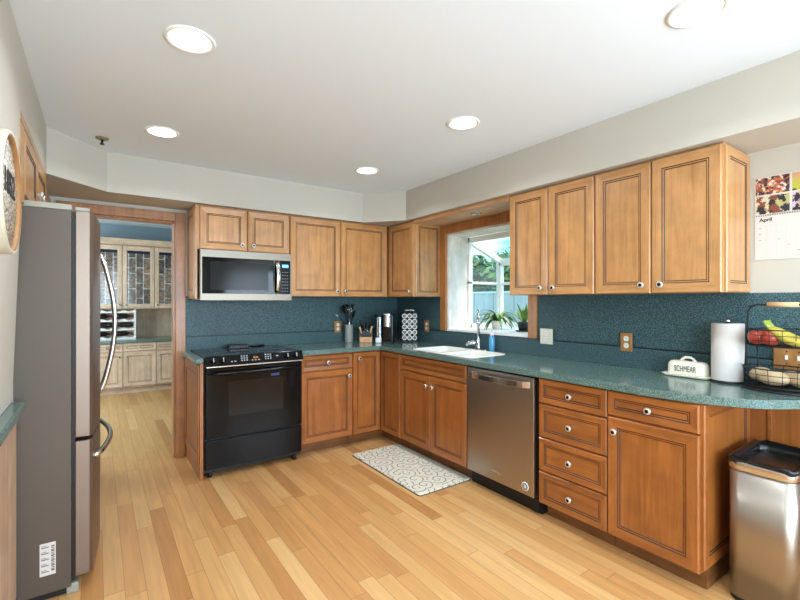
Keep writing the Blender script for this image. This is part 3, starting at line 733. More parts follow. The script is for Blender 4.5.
for dd, y in ((dl, .41), (dr, .497)):
    pts = [(.088, y, .845), (.106, y, .862)]+[(.110+.056*math.sin(PI*k/14), y, .862+.72*k/14) for k in range(1, 14)]+[(.106, y, 1.582), (.088, y, 1.60)]
    MB().tube(pts, .012, 10).build('handle', [STEELD], dd)
pts = [(.066, .07, .60), (.085, .075, .60)]+[(.09+.055*math.sin(PI*k/14), .075+.757*k/14, .60) for k in range(1, 14)]+[(.085, .832, .60), (.066, .837, .60)]
MB().tube(pts, .013, 10).build('handle', [STEELD], df)
MB().box(.0, .055, .012, .06, 1.7585, 1.777).build('hinge_cover', [FRL], t, .004)
MB().box(-.03, .015, .008, .05, .001, .045).build('foot', [FRL], t, .003)
MB().box(-.74, -.03, .02, FW-.02, .002, .034).build('base_grille', [BLKM], t)
st = MB().box(-.124, -.068, -.0012, .0005, .118, .262).build('rating_label', [PAPER], t); st['label'] = 'white rating label with barcode'
b = MB()
for k in range(16): b.box(-.084, -.072, -.0022, -.0012, .135+.0072*k, .135+.0072*k+.0025+.002*(k % 3 == 0))
for k in range(5): b.box(-.119, -.092, -.0022, -.0012, .134+.027*k, .137+.027*k).box(-.119, -.10, -.0022, -.0012, .142+.027*k, .1435+.027*k)
b.build('label_print', [PRNT], st)
o = MB().box(.067, .090, .452, .4545, .9, 1.45).build('door_gap', [BLKM], t)

# ------------------------------------------------------------------ ceiling fixtures
LIGHTS = [(-2.533, -2.19, 'recessed ceiling light nearest the left wall, toward the camera'), (-2.51, -1.029, 'recessed ceiling light before the doorway soffit'),
          (-1.033, -1.071, 'recessed ceiling light nearest the inner corner of the kitchen'), (-1.042, -2.22, 'recessed ceiling light in front of the sink window'),
          (-1.03, -3.455, 'recessed ceiling light at the top right edge, above the end cabinet')]
for i, (x, y, lab) in enumerate(LIGHTS+[(-2.53, -3.5, None), (-2.53, -5.2, None), (-1.03, -5.2, None)]):
    if lab:
        if i == 0:
            L0_ = thing('recessed_light', (x, y, ZC), lab, 'ceiling light', 0, 'recessed ceiling lights')
            MB().lathe([(.078, 0), (.098, 0), (.098, -.004), (.090, -.007), (.078, -.004), (.078, 0)], seg=32).build('trim_ring', [WHP], L0_)
            MB().lathe([(0, -.003), (.078, -.003), (.078, -.0005), (0, -.0005)], seg=32).build('lens', [LAMP], L0_)
        else:
            c = copy_tree(L0_); c.location = (x, y, ZC); c['label'] = lab
    l = light('can_lamp', 'AREA', (x, y, ZC-.02), CAN_W, (.86, .93, 1), .15, rot=(0, 0, 0)); l.data.shape = 'DISK'; l.data.spread = math.radians(150)
t = thing('recessed_spot', (-.20, -1.477, 2.0895), 'small unlit recessed spotlight in the board over the window', 'ceiling light')
MB().lathe([(.032, .0), (.046, .0), (.046, -.004), (.036, -.005), (.032, .0)], seg=24).build('trim_ring', [CHROME], t)
MB().lathe([(0, -.001), (.033, -.001), (.033, -.0005), (0, -.0005)], seg=24).build('lens', [BLKM], t)
t = thing('sprinkler_head', (-2.821, -.688, ZC), 'small brass fire sprinkler head on the ceiling', 'sprinkler')
MB().lathe([(0, 0), (.038, 0), (.036, -.008), (.012, -.014), (0, -.014)], seg=20).build('escutcheon', [mat('sprinkler_brass', (150, 142, 118), .4, .6)], t)
MB().lathe([(0, -.012), (.008, -.014), (.006, -.030), (.012, -.036), (.014, -.044), (0, -.046)], seg=12).build('nozzle', [mat('sprinkler_dark', (70, 66, 56), .4, .6)], t)

# ------------------------------------------------------------------ rug
t = thing('kitchen_mat', (-.79, -1.30, 0), 'cream anti-fatigue mat with grey scroll pattern in front of the sink', 'rug', .0)
MB().prism(rrect(0, 0, .245, .48, .02, 4), .001, .014).build('mat', [RUG], t, .004)
MB().box(.185, .240, -.47, .47, .0135, .0148).build('border_band', [RUGB], t)
MB().prism(rrect(0, 0, .249, .484, .022, 4), .0005, .006).build('rubber_edge', [mat('mat_edge', (70, 64, 56), .7)], t)

# ------------------------------------------------------------------ wall clock sign
t = thing('round_wall_sign', (LX+.018, -2.385, 1.668), 'round newsprint wall sign with a wooden rim on the left wall', 'wall decor', RL)
MB().lathe([(.168, .0), (.185, .0), (.185, .062), (.182, .068), (.174, .068), (.170, .062), (.168, .0)], axis='y', seg=56).build('rim', [mat('sign_rim', (206, 198, 178), .5, noise=.12, nscale=20)], t)
MB().lathe([(.1685, .060), (.1735, .0665), (.1732, .0685), (.1675, .060), (.1655, .012), (.1685, .012)], axis='y', seg=56).build('inner_rim', [mat('sign_inner', (164, 118, 74), .5)], t)
MB().lathe([(0, 0), (.168, 0), (.168, .056), (0, .056)], axis='y', seg=48).build('dial', [NEWS], t)
text('1852', 'lettering', .10, PRNT, t, (.02, -.0575, .03), (PI/2, 0, 0), bold=True)

# ------------------------------------------------------------------ calendar
t = thing('wall_calendar', (0, -3.337, 0), 'white April wall calendar with four photo prints on the right wall', 'calendar', RR)
MB().box(0, .290, -.004, -.001, 1.555, 1.785).build('month_page', [PAPER], t)
MB().box(0, .290, -.005, -.001, 1.787, 1.985).build('photo_page', [PAPER], t)
for i, (x0, x1, z0, z1, m) in enumerate(((.004, .140, 1.892, 1.981, PH1), (.004, .140, 1.793, 1.884, PH2), (.150, .286, 1.892, 1.981, PH3), (.150, .286, 1.793, 1.884, PH4))):
    MB().box(x0, x1, -.0058, -.0045, z0, z1).build('photo', [m], t)
b = MB()
for k in range(30): b.tube([(.008+.0095*k, -.002, 1.780), (.008+.0095*k, -.009, 1.786), (.008+.0095*k, -.002, 1.792)], .0011, 5)
b.build('wire_binding', [BLKM], t)
b = MB()
for k in range(6): b.box(.012, .278, -.0048, -.004, 1.575+.031*k, 1.5756+.031*k)
for k in range(8): b.box(.012+.038*k, .0127+.038*k, -.0048, -.004, 1.575, 1.73)
b.build('day_grid', [mat('grid_line', (188, 184, 182), .7)], t)
text('April', 'lettering', .026, PRNT, t, (.045, -.0046, 1.762), (PI/2, 0, 0), bold=True)
b = MB(); 
for (i_, j_) in ((0, 4), (0, 3), (0, 2), (3, 1), (4, 0), (5, 3), (2, 2)): b.box(.018+.038*i_, .026+.038*i_, -.0048, -.004, 1.594+.031*j_, 1.597+.031*j_)
b.build('handwriting', [PRNG], t)

# ------------------------------------------------------------------ outlets
def outlet(loc, rz, label, m, w_=.076, h_=.118, slot=WHT, kind='outlet_plate', cat='outlet', grp=None, dark=BLKM, n=2, toggles=False):
    t = thing(kind, loc, label, cat, rz, grp)
    MB().box(-w_/2, w_/2, -.007, -.0005, -h_/2, h_/2).build('plate', [m], t, .003)
    if toggles:
        for i in range(n):
            x = (i-(n-1)/2)*.046
            MB().box(x-.005, x+.005, -.016, -.007, -.010, .012).build('toggle', [slot], t, .001)
            for zz in (-.03, .03): MB().lathe([(0, 0), (.0035, 0), (.003, .0015), (0, .002)], (x, -.0068, zz), axis='y', seg=10).build('screw', [BLKM], t)
    else:
        for zz in (-.022, .022):
            b = MB().prism([(x, z+zz) for x, z in rrect(0, 0, .0155, .0155, .010, 3)], -.0095, -.0068, axis='y')
            o = b.build('socket', [slot], t)
            MB().box(-.0075, -.005, -.0100, -.0093, zz-.002, zz+.008).box(.005, .0075, -.0100, -.0093, zz-.002, zz+.008).box(-.002, .002, -.0100, -.0093, zz-.010, zz-.006).build('slots', [dark], o)
    return t
outlet((-.775, -.029, 1.07), RB, 'wooden outlet plate on the back wall behind the utensil crock', OUTW)
outlet((-.028, -.594, 1.079), RR, 'wooden outlet plate between the pod rack and the window', OUTW)
outlet((-.028, -2.064, 1.071), RR, 'white double outlet plate right of the sink window', CREAM, w_=.112)
outlet((-.028, -2.675, 1.075), RR, 'wooden outlet plate between the window and the butter dish', OUTW)
outlet((-.028, -3.495, 1.06), RR, 'wide wooden switch plate with two white toggles behind the fruit basket', OUTW, w_=.15, kind='switch_plate', cat='light switch', n=2, toggles=True)

# ------------------------------------------------------------------ things on the worktop
ZT = .9145
# utensil crock
def P3(*a): return a
cx, cy = -.690, -.115
t = thing('utensil_crock', (cx, cy, ZT), 'polished steel utensil crock on the back worktop', 'utensil holder')
MB().lathe([(0, 0), (.040, 0), (.043, .004), (.043, .175), (.046, .178), (.041, .178), (.040, .01), (0, .01)], seg=28).build('crock', [mat('crock_steel', (206, 206, 202), .4, .55)], t)
MB().lathe([(.0435, .02), (.0442, .02), (.0442, .024), (.0435, .024)], seg=28).build('band', [CHROME], t)
ut = [('ladle', (-.055, 0, .335), .045), ('spatula', (.045, .01, .36), .03), ('spoon', (-.005, .02, .345), .045), ('slotted_spoon', (.05, -.015, .29), .036), ('serving_fork', (-.13, -.0, .27), .022), ('whisk', (.0, -.02, .34), .026)]
labs = {'ladle': 'black ladle leaning left in the steel crock', 'spatula': 'black spatula standing tallest right in the steel crock', 'spoon': 'black spoon in the middle of the steel crock', 'slotted_spoon': 'black slotted spoon leaning right in the steel crock', 'serving_fork': 'black fork with steel tip leaning far left out of the crock', 'whisk': 'steel handled whisk at the front of the steel crock'}
for nm, tip, hr in ut:
    o = thing(nm, (cx, cy, ZT), labs[nm], 'kitchen utensil', 0, 'utensils in the crock')
    base = Vector((-tip[0]*.12, 0, .02)); tp = Vector(tip); md = base.lerp(tp, .75)
    top_ = Vector((tip[0]*.12, -.0, .18)) 
    base = Vector((max(-.02, min(.02, -tip[0]*.2)), tip[1], .02)); mid = Vector((max(-.032, min(.032, tip[0]*.35)), tip[1]*.8, .185))
    m_ = STEELD if nm == 'whisk' else BLKM
    MB().tube([base, mid, mid.lerp(tp, .7)], .0045, 8).build('handle', [m_], o)
    d = (tp-mid).normalized()
    rot = d.to_track_quat('Z', 'Y').to_matrix()
    if nm == 'spatula':
        b = MB().box(-.024, .024, -.003, .003, -.035, .035); 
        for v in b.bm.verts: v.co = rot @ v.co+tp
        b.build('blade', [BLKM], o, .002)
    elif nm == 'serving_fork':
        b = MB()
        for q in (-.010, 0, .010):
            b.tube([tp-d*.03+rot @ Vector((q*.4, 0, 0)), tp-d*.01+rot @ Vector((q, 0, 0)), tp+d*.035+rot @ Vector((q, 0, 0))], .002, 6)
        b.build('tines', [STEELD], o)
    elif nm == 'whisk':
        b = MB()
        for q in range(4):
            a = PI*q/4; e_ = Vector((math.cos(a), math.sin(a), 0))
            b.tube([tp-d*.05+rot @ (e_*.022*math.sin(PI*k/10)*(1 if True else 1))+d*.09*(k/10) for k in range(11)], .0012, 5)
            b.tube([tp-d*.05-rot @ (e_*.022*math.sin(PI*k/10))+d*.09*(k/10) for k in range(11)], .0012, 5)
        b.build('wires', [CHROME], o)
    else:
        MB().ball(tp, hr, (.85, .3, 1.15), rot=rot, seg=14).build('bowl', [BLKM], o)
# knife block
CA = -.62   # turned towards the camera
t = thing('knife_block', (-.555, -.235, ZT), 'small wooden knife block with dark centre on the back worktop', 'knife block', CA+.1)
b = MB().prism([(-.065, 0), (.055, 0), (.055, .09), (-.02, .155), (-.065, .06)], -.064, .064, axis='x')   # (y,z) outline
b.build('block', [wood('block_wood', (176, 122, 74), (212, 160, 108), (24, 24, 3))], t, .004)
MB().prism([(-.0675, .064), (-.064, .060), (-.018, .155), (-.021, .158)], -.060, .060, axis='x').build('slot_face', [BLKM], t)
MB().box(-.055, .055, -.067, -.0645, .056, .060).build('edge', [BLKM], t)
MB().box(-.030, .030, -.0662, -.0655, .024, .026).box(-.024, .024, -.0662, -.0655, .031, .033).build('stamp_mark', [mat('stamp_red', (150, 60, 40), .6)], t)
kt = 0
nrm = Vector((0, -.095, .045)).normalized()
slots = [(-.045, .35), (-.02, .5), (.0, .75), (.022, .55), (.045, .4), (-.033, .8), (.033, .85)]
for i, (x, q) in enumerate(slots):
    p = Vector((x, -.065+.045*q, .06+.095*q))
    d = Vector((x*.6, -.045, .095)).normalized()
    nm = ['steak', 'paring', 'chef', 'utility', 'boning', 'bread', 'carving'][i]
    o = thing('knife', (-.555, -.235, ZT), 'knife with %s in the wooden block' % ['pale handle, leftmost', 'short black handle at the left', 'long black handle at the centre', 'short black handle at the right', 'pale handle, rightmost', 'black handle at the back left', 'black handle at the back right'][i], 'knife', CA+.1, 'knives in the block')
    L_ = .10 if q > .6 else .075
    MB().tube([p+d*.003, p+d*.02, p+d*L_*.6, p+d*L_], .008, 8, radii=[.006, .0085, .0075, .009]).build('handle', [TAN if i in (0, 4) else BLK], o)
    MB().tube([p-d*.002, p+d*.006], .0088, 8).build('bolster', [STEELD], o)
# coffee maker
t = thing('coffee_maker', (-.415, -.38, ZT), 'black single-cup coffee maker with clear water tank in the corner', 'coffee maker', CA)
MB().prism(rrect(.035, .03, .062, .10, .02, 4), 0, .285).build('body', [BLK], t, .006)
MB().box(-.09, -.03, -.07, .10, .0, .05).build('tank_base', [WHT], t, .008)
MB().prism(rrect(-.060, .02, .030, .07, .018, 4), .0505, .262).build('water_tank', [ACRY], t)
MB().prism(rrect(-.060, .02, .033, .073, .018, 4), .263, .285).build('tank_lid', [BLK], t, .003)
MB().prism(rrect(.030, -.085, .038, .035, .03, 5), .165, .275).build('brew_head', [STEELD], t, .004)
MB().prism(rrect(.030, -.085, .044, .040, .033, 5), .2755, .30).build('lid', [STEELD], t, .006)
MB().box(-.015, .085, -.135, -.07, 0, .018).build('drip_tray', [BLKM], t, .004)
# pod rack
t = thing('pod_rack', (-.165, -.475, ZT), 'black rack holding fifteen white coffee pods in the corner', 'coffee pod rack', CA)
MB().prism(rrect(0, 0, .085, .065, .012, 4), 0, .012).build('base', [BLKM], t, .002)
MB().prism(rrect(0, .01, .078, .045, .01, 4), .012, .315).build('frame', [BLK], t, .004)
b = MB().tube([(-.045, -.02, .314), (-.045, -.02, .325), (-.035, -.02, .332), (.035, -.02, .332), (.045, -.02, .325), (.045, -.02, .314)], .0055, 8); b.build('carry_handle', [STEELD], t)
pod = None
for r_ in range(5):
    for c_ in range(3):
        row = ['bottom', 'second lowest', 'middle', 'second highest', 'top'][r_]; col = ['left', 'centre', 'right'][c_]
        if pod is None:
            pod = thing('coffee_pod', (0, 0, 0), '', 'coffee pod', CA, 'coffee pods in the black rack')
            MB().lathe([(.018, 0), (.0255, .001), (.0255, .004), (.022, .0045), (.019, .0035), (.018, .0035), (.018, 0)], axis='y', seg=20).build('rim', [WHT], pod)
            MB().lathe([(0, .0), (.0178, 0), (.0178, .003), (0, .003)], axis='y', seg=20).build('foil_lid', [PRNG], pod)
            c = pod
        else: c = copy_tree(pod)
        lx, lz = (c_-1)*.0525, .045+.0565*r_
        c.location = (-.165+lx*math.cos(CA)-(-.036)*math.sin(CA), -.475+lx*math.sin(CA)+(-.036)*math.cos(CA), ZT+lz)
        c['label'] = 'white rimmed coffee pod, %s row, %s column of the rack' % (row, col)

# faucet
t = thing('kitchen_faucet', (-.09, -1.40, ZT), 'chrome gooseneck faucet with side lever behind the sink', 'faucet')
MB().prism(rrect(0, 0, .026, .10, .025, 5), 0, .006).lathe([(0, .006), (.030, .006), (.027, .02), (.020, .05), (.017, .09), (0, .09)], seg=20).build('base', [CHROME], t)
pts = [(0, 0, .085), (0, 0, .27)]+[(-.028+.028*math.cos(PI*k/10), -.028+.028*math.cos(PI*k/10), .30+.05*math.sin(PI*k/10)) for k in range(11)]+[(-.057, -.057, .235)]
MB().tube(pts, .0125, 12).build('spout', [CHROME], t)
MB().tube([(-.057, -.057, .262), (-.057, -.057, .215)], .0165, 12).build('spray_head', [CHROME], t)
MB().tube([(-.012, .008, .045), (-.035, .03, .060), (-.065, .055, .052), (-.085, .07, .036)], .012, 10, radii=[.022, .021, .017, .011]).build('lever', [CHROME], t)
# soap
t = thing('soap_dispenser', (-.075, -1.545, ZT), 'blue dish soap bottle with white pump beside the faucet', 'soap bottle')
MB().lathe([(0, 0), (.023, 0), (.025, .005), (.025, .105), (.020, .125), (.012, .132), (0, .132)], seg=24).build('bottle', [BLUE], t)
MB().lathe([(0, .130), (.015, .130), (.015, .15), (.007, .153), (.006, .19), (0, .19)], seg=16).tube([(0, .0, .188), (-.012, .004, .196), (-.045, .01, .190)], .007, 8).build('pump', [WHT], t)

# plants on the sill
SZ = WZ0+.0225
def leafblade(mb, base, d, L, wd, droop, mi=0, n=6):
    base = Vector(base); d = Vector(d).normalized(); side = d.cross(Vector((0, 0, 1)))
    side = side.normalized() if side.length > .05 else Vector((1, 0, 0))
    prev = None; p = base.copy(); vel = d.copy()
    for k in range(n+1):
        u_ = k/n; ww = wd*math.sin(PI*(.08+.9*u_))**.8
        a, c = mb.bm.verts.new(p+side*ww+Vector((0, 0, .15*ww))), mb.bm.verts.new(p-side*ww+Vector((0, 0, .15*ww))); m0 = mb.bm.verts.new(p)
        if prev:
            for q in ((prev[0], a, m0, prev[1]), (prev[1], m0, c, prev[2])):
                f = mb.bm.faces.new(q); f.material_index = mi; f.smooth = True
        prev = (a, m0, c); vel = (vel+Vector((0, 0, -droop/n))).normalized(); p = p+vel*L/n
def potted(name, loc, label, potmat, potr, poth, leaves, L, wd, droop, lm, saucer=False, spread=1.0):
    t = thing(name, loc, label, 'potted plant')
    MB().lathe([(0, .0), (potr*.72, 0), (potr, poth*.9), (potr*1.05, poth*.92), (potr*1.05, poth), (potr*.92, poth), (potr*.9, poth*.86), (0, poth*.86)], seg=20).build('pot', [potmat], t)
    if saucer: t.children[0].location.z = .012; MB().lathe([(0, 0), (potr*1.1, 0), (potr*1.35, .012), (potr*1.25, .0125), (potr*1.1, .006), (0, .006)], seg=20).build('saucer', [BARK], t)
    mb = MB()
    for k in range(leaves):
        a = random.uniform(0, 2*PI); el = random.uniform(.6, 2.2)
        leafblade(mb, (random.uniform(-.3, .3)*potr, random.uniform(-.3, .3)*potr, poth*.88+.01), (math.cos(a)*spread, math.sin(a)*spread, el), L*random.uniform(.6, 1.1), wd, droop*random.uniform(.7, 1.2), random.randint(0, len(lm)-1))
    mb.build('foliage', lm, t)
    return t
potted('potted_plant', (.33, -1.235, SZ), 'bushy drooping houseplant in a white pot on the window sill', WHT, .06, .085, 60, .27, .017, 2.0, [LEAF, LEAF3, LEAF2])
potted('potted_plant', (.27, -1.60, SZ), 'small upright green plant in a dark round pot on the sill', POTD, .055, .075, 22, .19, .014, .6, [LEAF, LEAF], True, .7)
t = thing('bird_figurine', (.18, -.99, SZ), 'small white bird figurine at the left end of the sill', 'figurine')
MB().ball((0, 0, .028), .03, (1.2, .8, .9)).ball((-.028, 0, .06), .016).tube([(.025, 0, .035), (.06, 0, .05)], .008, 8, radii=[.012, .004]).build('body', [CREAM], t)
MB().tube([(-.042, 0, .06), (-.053, 0, .058)], .003, 6, radii=[.004, .001]).build('beak', [TAN], t)

# butter dish
t = thing('butter_dish', (-.105, -3.062, ZT), 'cream ceramic butter dish with loop handle, beside the paper towels', 'butter dish', RR)
MB().prism(rrect(0, 0, .105, .052, .03, 6), .002, .008).prism(rrect(0, 0, .112, .059, .035, 6), .008, .013).build('tray', [CREAM], t, .003)
b = MB()
prev = None
for ins, z in ((0, .0135), (.001, .05), (.004, .062), (.012, .071), (.025, .075)):
    ring = R3(0, 0, .09-ins, .038-ins, max(.006, .03-ins), z)
    if prev: ringstrip(b, prev, ring)
    prev = ring
b.bm.faces.new([b.bm.verts.new(p) for p in prev]); bmesh.ops.remove_doubles(b.bm, verts=b.bm.verts[:], dist=1e-5); bmesh.ops.recalc_face_normals(b.bm, faces=b.bm.faces[:])
t.scale = (1.12, 1.12, 1.18)
ld = b.build('lid', [CREAM], t)
MB().tube([(-.034, 0, .073), (-.024, 0, .083), (-.012, 0, .0915), (.012, 0, .0915), (.024, 0, .083), (.034, 0, .073)], .0065, 8).build('loop_handle', [CREAM], ld)
text('SCHMEAR', 'lettering', .040, mat('ink_grey', (92, 90, 84), .6), ld, (0, -.0388, .038), (PI/2, 0, 0), sx=.55, sy=1.0)

# paper towel
t = thing('paper_towel_holder', (-.115, -3.252, ZT), 'white paper towel roll on a dark upright holder', 'paper towels')
MB().lathe([(0, 0), (.074, 0), (.074, .006), (.070, .010), (0, .010)], seg=36).build('base', [BLKM], t)
MB().lathe([(.02, .011), (.0705, .011), (.0715, .016), (.0715, .306), (.070, .309), (.02, .309)], seg=40).build('roll', [PAPER], t)
MB().lathe([(0, .011), (.006, .011), (.006, .312), (.010, .315), (.013, .323), (.008, .331), (0, .333)], seg=16).build('rod', [CHROME], t)

# fruit basket
BX, BY = -.165, -3.489
t = thing('fruit_basket', (BX, BY, ZT), 'two-tier black wire fruit basket with a wooden handle', 'fruit basket', RR)
def oval(a, b_, z, n=32): return [(a*math.cos(2*PI*k/n), b_*math.sin(2*PI*k/n), z) for k in range(n+1)]
MB().prism([(p[0], p[1]) for p in oval(.162, .130, 0)[:-1]], 0, .010).build('base_plate', [BLKM], t, .003)
def tier(z0, z1, a0, b0, a1, b1, name):
    b = MB()
    for k in range(4):
        u_ = k/3; b.tube(oval(a0+(a1-a0)*u_, b0+(b1-b0)*u_, z0+(z1-z0)*u_), .0030 if k in (0, 3) else .0016, 6)
    for k in range(18):
        a = 2*PI*k/18; c, s_ = math.cos(a), math.sin(a); b.tube([(a0*c, b0*s_, z0), (a1*c, b1*s_, z1)], .0016, 5)
    for k in range(-3, 4):
        x = a0*k/4; yy = b0*math.sqrt(max(0, 1-(k/4)**2)); b.tube([(x, -yy, z0), (x, yy, z0)], .0014, 5)
    for k in range(-2, 3):
        y = b0*k/3; xx = a0*math.sqrt(max(0, 1-(k/3)**2)); b.tube([(-xx, y, z0), (xx, y, z0)], .0014, 5)
    return b.build(name, [BLKM], t)
tier(.022, .105, .145, .112, .153, .120, 'lower_tray'); tier(.212, .290, .133, .105, .140, .112, 'upper_tray')
b = MB()
for sx in (-1, 1): b.tube([(sx*.150, 0, .008), (sx*.142, 0, .2), (sx*.138, 0, .3), (sx*.134, 0, .375), (sx*.122, 0, .400), (sx*.10, 0, .410), (sx*.05, 0, .410)], .0045, 8)
for sx in (-1, 1): b.tube([(sx*.150*.8, .1, .008), (sx*.12, .075, .22)], .003, 6)
b.build('frame', [BLKM], t)
MB().tube([(-.058, 0, .410), (.058, 0, .410)], .0125, 14).build('grip', [TAN], t)
def at_b(x, y, z): # basket-local to world
    return (BX+y, BY-x, ZT+z)
for i, (x, y, lab) in enumerate(((-.088, -.045, 'red apple at the front left of the upper basket'), (-.030, -.060, 'red apple nearest the bananas, front of the upper basket'), (-.080, .035, 'red apple at the back left of the upper basket'))):
    p = at_b(x, y, .216); o = thing('apple', p, lab, 'apple', random.random()*6, 'apples in the upper basket')
    MB().lathe([(0, .006), (.012, .002), (.026, .008), (.0345, .028), (.0355, .042), (.028, .060), (.014, .066), (.005, .062), (0, .058)], seg=22).build('flesh', [RED], o)
    MB().tube([(0, 0, .058), (.003, 0, .075)], .0016, 6).build('stem', [BARK], o)
for i, (off, lab) in enumerate(((.0, 'banana with green tip lying frontmost in the upper basket'), (.034, 'banana in the middle of the bunch'), (.066, 'banana at the back of the bunch'))):
    o = thing('banana', at_b(.035, -.075+off, .232), lab, 'banana', RR, 'bananas in the upper basket'); o.scale = (1.2, 1.2, 1.3)
    pts = [(-.075+.155*k/10+ .0, .004*math.sin(k), .060-.052*math.sin(PI*min(1, k/10*.62))*1.0+.0+.035*max(0, (k-6)/4)**2) for k in range(11)]
    pts = [(-.055+.14*k/10, 0, .052-.047*math.sin(PI*(k/10)*.75)) for k in range(11)]
    b = MB().tube(pts, .017, 10, radii=[.006, .012, .0155, .017, .0175, .0175, .017, .016, .0145, .011, .005]); b.build('peel', [YEL], o)
    MB().tube([(-.055, 0, .050), (-.066, 0, .064), (-.072, 0, .078)], .005, 8, radii=[.007, .0055, .006]).build('stem', [GRN], o)
for i, (x, y, rz, sc, lab) in enumerate(((-.085, .02, .2, .046, 'round pale potato at the left of the lower basket'), (-.02, -.052, .1, .044, 'long tan potato at the front of the lower basket'), (.082, -.035, -.2, .042, 'tan potato at the right front of the lower basket'), (.02, .052, .3, .040, 'tan potato at the back of the lower basket'), (.095, .05, .3, .034, 'small tan potato at the back right of the lower basket'))):
    lab = lab; o = MB().ball((0, 0, 0), sc, (1.35 if i else 1.1, .95, .8), rot=Matrix.Rotation(rz, 3, 'Z'), seg=20, warp=.03).build('potato', [POTA])
    o.location = at_b(x, y, .026+sc*.8); o.rotation_euler = (0, 0, RR); tag(o, lab, 'potato', 'potatoes in the lower basket')

# trash can
t = thing('trash_can', (-.298, -3.492, 0), 'brushed steel step trash can with black liner under the counter end', 'trash can')
MB().prism(rrect(0, 0, .200, .118, .045, 6), .001, .022).build('base', [BLKM], t, .003)
MB().prism(rrect(0, 0, .203, .121, .048, 8), .022, .585, smooth=True).build('body', [STEEL], t)
b = MB(); A, B_ = R3(0, 0, .203, .121, .048, .597), R3(0, 0, .207, .125, .05, .600)
prev = None
for hx_, hy_, r_, z in ((.204, .122, .048, .588), (.207, .125, .050, .592), (.207, .125, .050, .622), (.203, .121, .048, .630), (.192, .110, .042, .630), (.190, .108, .040, .60)):
    ring = R3(0, 0, hx_, hy_, r_, z)
    if prev: ringstrip(b, prev, ring)
    prev = ring
bmesh.ops.remove_doubles(b.bm, verts=b.bm.verts[:], dist=1e-5); bmesh.ops.recalc_face_normals(b.bm, faces=b.bm.faces[:]); b.build('rim', [STEELD], t)
b = MB(); prev = None
n0 = len(rrect(0, 0, .1, .1, .02, 6))
for j, (hx_, hy_, z) in enumerate(((.205, .123, .616), (.209, .127, .632), (.204, .122, .642), (.190, .108, .640), (.184, .102, .60), (.17, .09, .45), (.15, .08, .30))):
    pts = rrect(0, 0, hx_, hy_, .045, 6)
    ring = [(x*(1+.012*math.sin(9*i+j*2)), y*(1+.015*math.cos(7*i+j)), z+.004*math.sin(5*i+j)) for i, (x, y) in enumerate(pts)]
    if prev: ringstrip(b, prev, ring)
    prev = ring
b.bm.faces.new([b.bm.verts.new(p) for p in prev]); bmesh.ops.remove_doubles(b.bm, verts=b.bm.verts[:], dist=1e-5); bmesh.ops.recalc_face_normals(b.bm, faces=b.bm.faces[:])
b.build('liner', [LINER], t)

# ------------------------------------------------------------------ far room cabinets
UX = [-2.955, -2.548, -2.132, -1.71]
PM = [PV, PH, PG]
names = [('partly behind the fridge handle', 'left'), ('in the middle of the doorway view', 'middle'), ('cut by the right door casing', 'right')]
FT = thing('far_counter_base', (-3.36, 3.2, 0), '', 'cabinet')
bpy.data.objects.remove(FT)
for i in range(3):
    x0, w_ = UX[i], UX[i+1]-UX[i]
    lab = 'pale wood base cabinet in the next room, %s' % names[i][0]
    t = thing('pale_base_cabinet', (x0, 3.80, 0), lab, 'cabinet', 0, 'pale base cabinets in the next room')
    MB().box(.001, w_-.001, -.58, -.002, .09, .735).box(.001, w_-.001, -.53, -.002, .001, .09, 1).build('body', [PV, PH], t)
    d = panel_mesh(MB(), .004, w_-.004, .615, .73, -.58, fr=.034).build('drawer', PM, t); knob(d, w_/2, -.598, .672)
    d = panel_mesh(MB(), .004, w_-.004, .11, .605, -.58).build('door', PM, t); knob(d, .045 if i > 0 else w_-.045, -.598, .545)
    d = None
    t = thing('glass_wall_cabinet', (x0, 3.80, 0), 'pale leaded-glass wall cabinet, %s' % names[i][0], 'cabinet', 0, 'glass cabinets in the next room')
    MB().box(.001, w_-.001, -.335, -.002, 1.225, 2.17).build('body', [PV], t)
    z0, z1, y, fr = 1.235, 2.155, -.335, .06
    b = MB().box(.004, fr, y-.02, y, z0, z1).box(w_-fr, w_-.004, y-.02, y, z0, z1).box(fr, w_-fr, y-.02, y, z0, z0+fr, 1).box(fr, w_-fr, y-.02, y, z1-fr, z1, 1)
    d = b.build('door', [PV, PH], t, .004)
    MB().box(fr, w_-fr, y-.012, y-.007, z0+fr, z1-fr).build('leaded_glass', [LEAD], d)
    MB().box(fr, w_-fr, y-.014, y-.012, z1-fr-.045, z1-fr-.005).build('top_glass_strip', [mat('blue_black_glass', (30, 36, 60), .15)], d)
    knob(d, w_-.035 if i == 0 else .035, y-.018, z0+.05)
o = MB().box(UX[0]-.02, UX[3]+.02, 3.42, 3.80, 2.172, 2.262).box(UX[0]-.02, UX[3]+.04, 3.40, 3.44, 2.235, 2.262).build('crown_moulding', [PH], bevel=.006); tag(o, 'pale wood crown moulding over the glass cabinets', 'moulding')
o = MB().box(UX[0]-.02, UX[3]+.02, 3.185, 3.80, .736, .775).build('far_worktop', [LAMC], bevel=.006); tag(o, 'teal worktop on the pale cabinets in the next room', 'countertop')
struct('trim_far_backsplash', MB().box(UX[0]-.02, UX[3]+.02, 3.788, 3.80, .776, 1.224), PV)
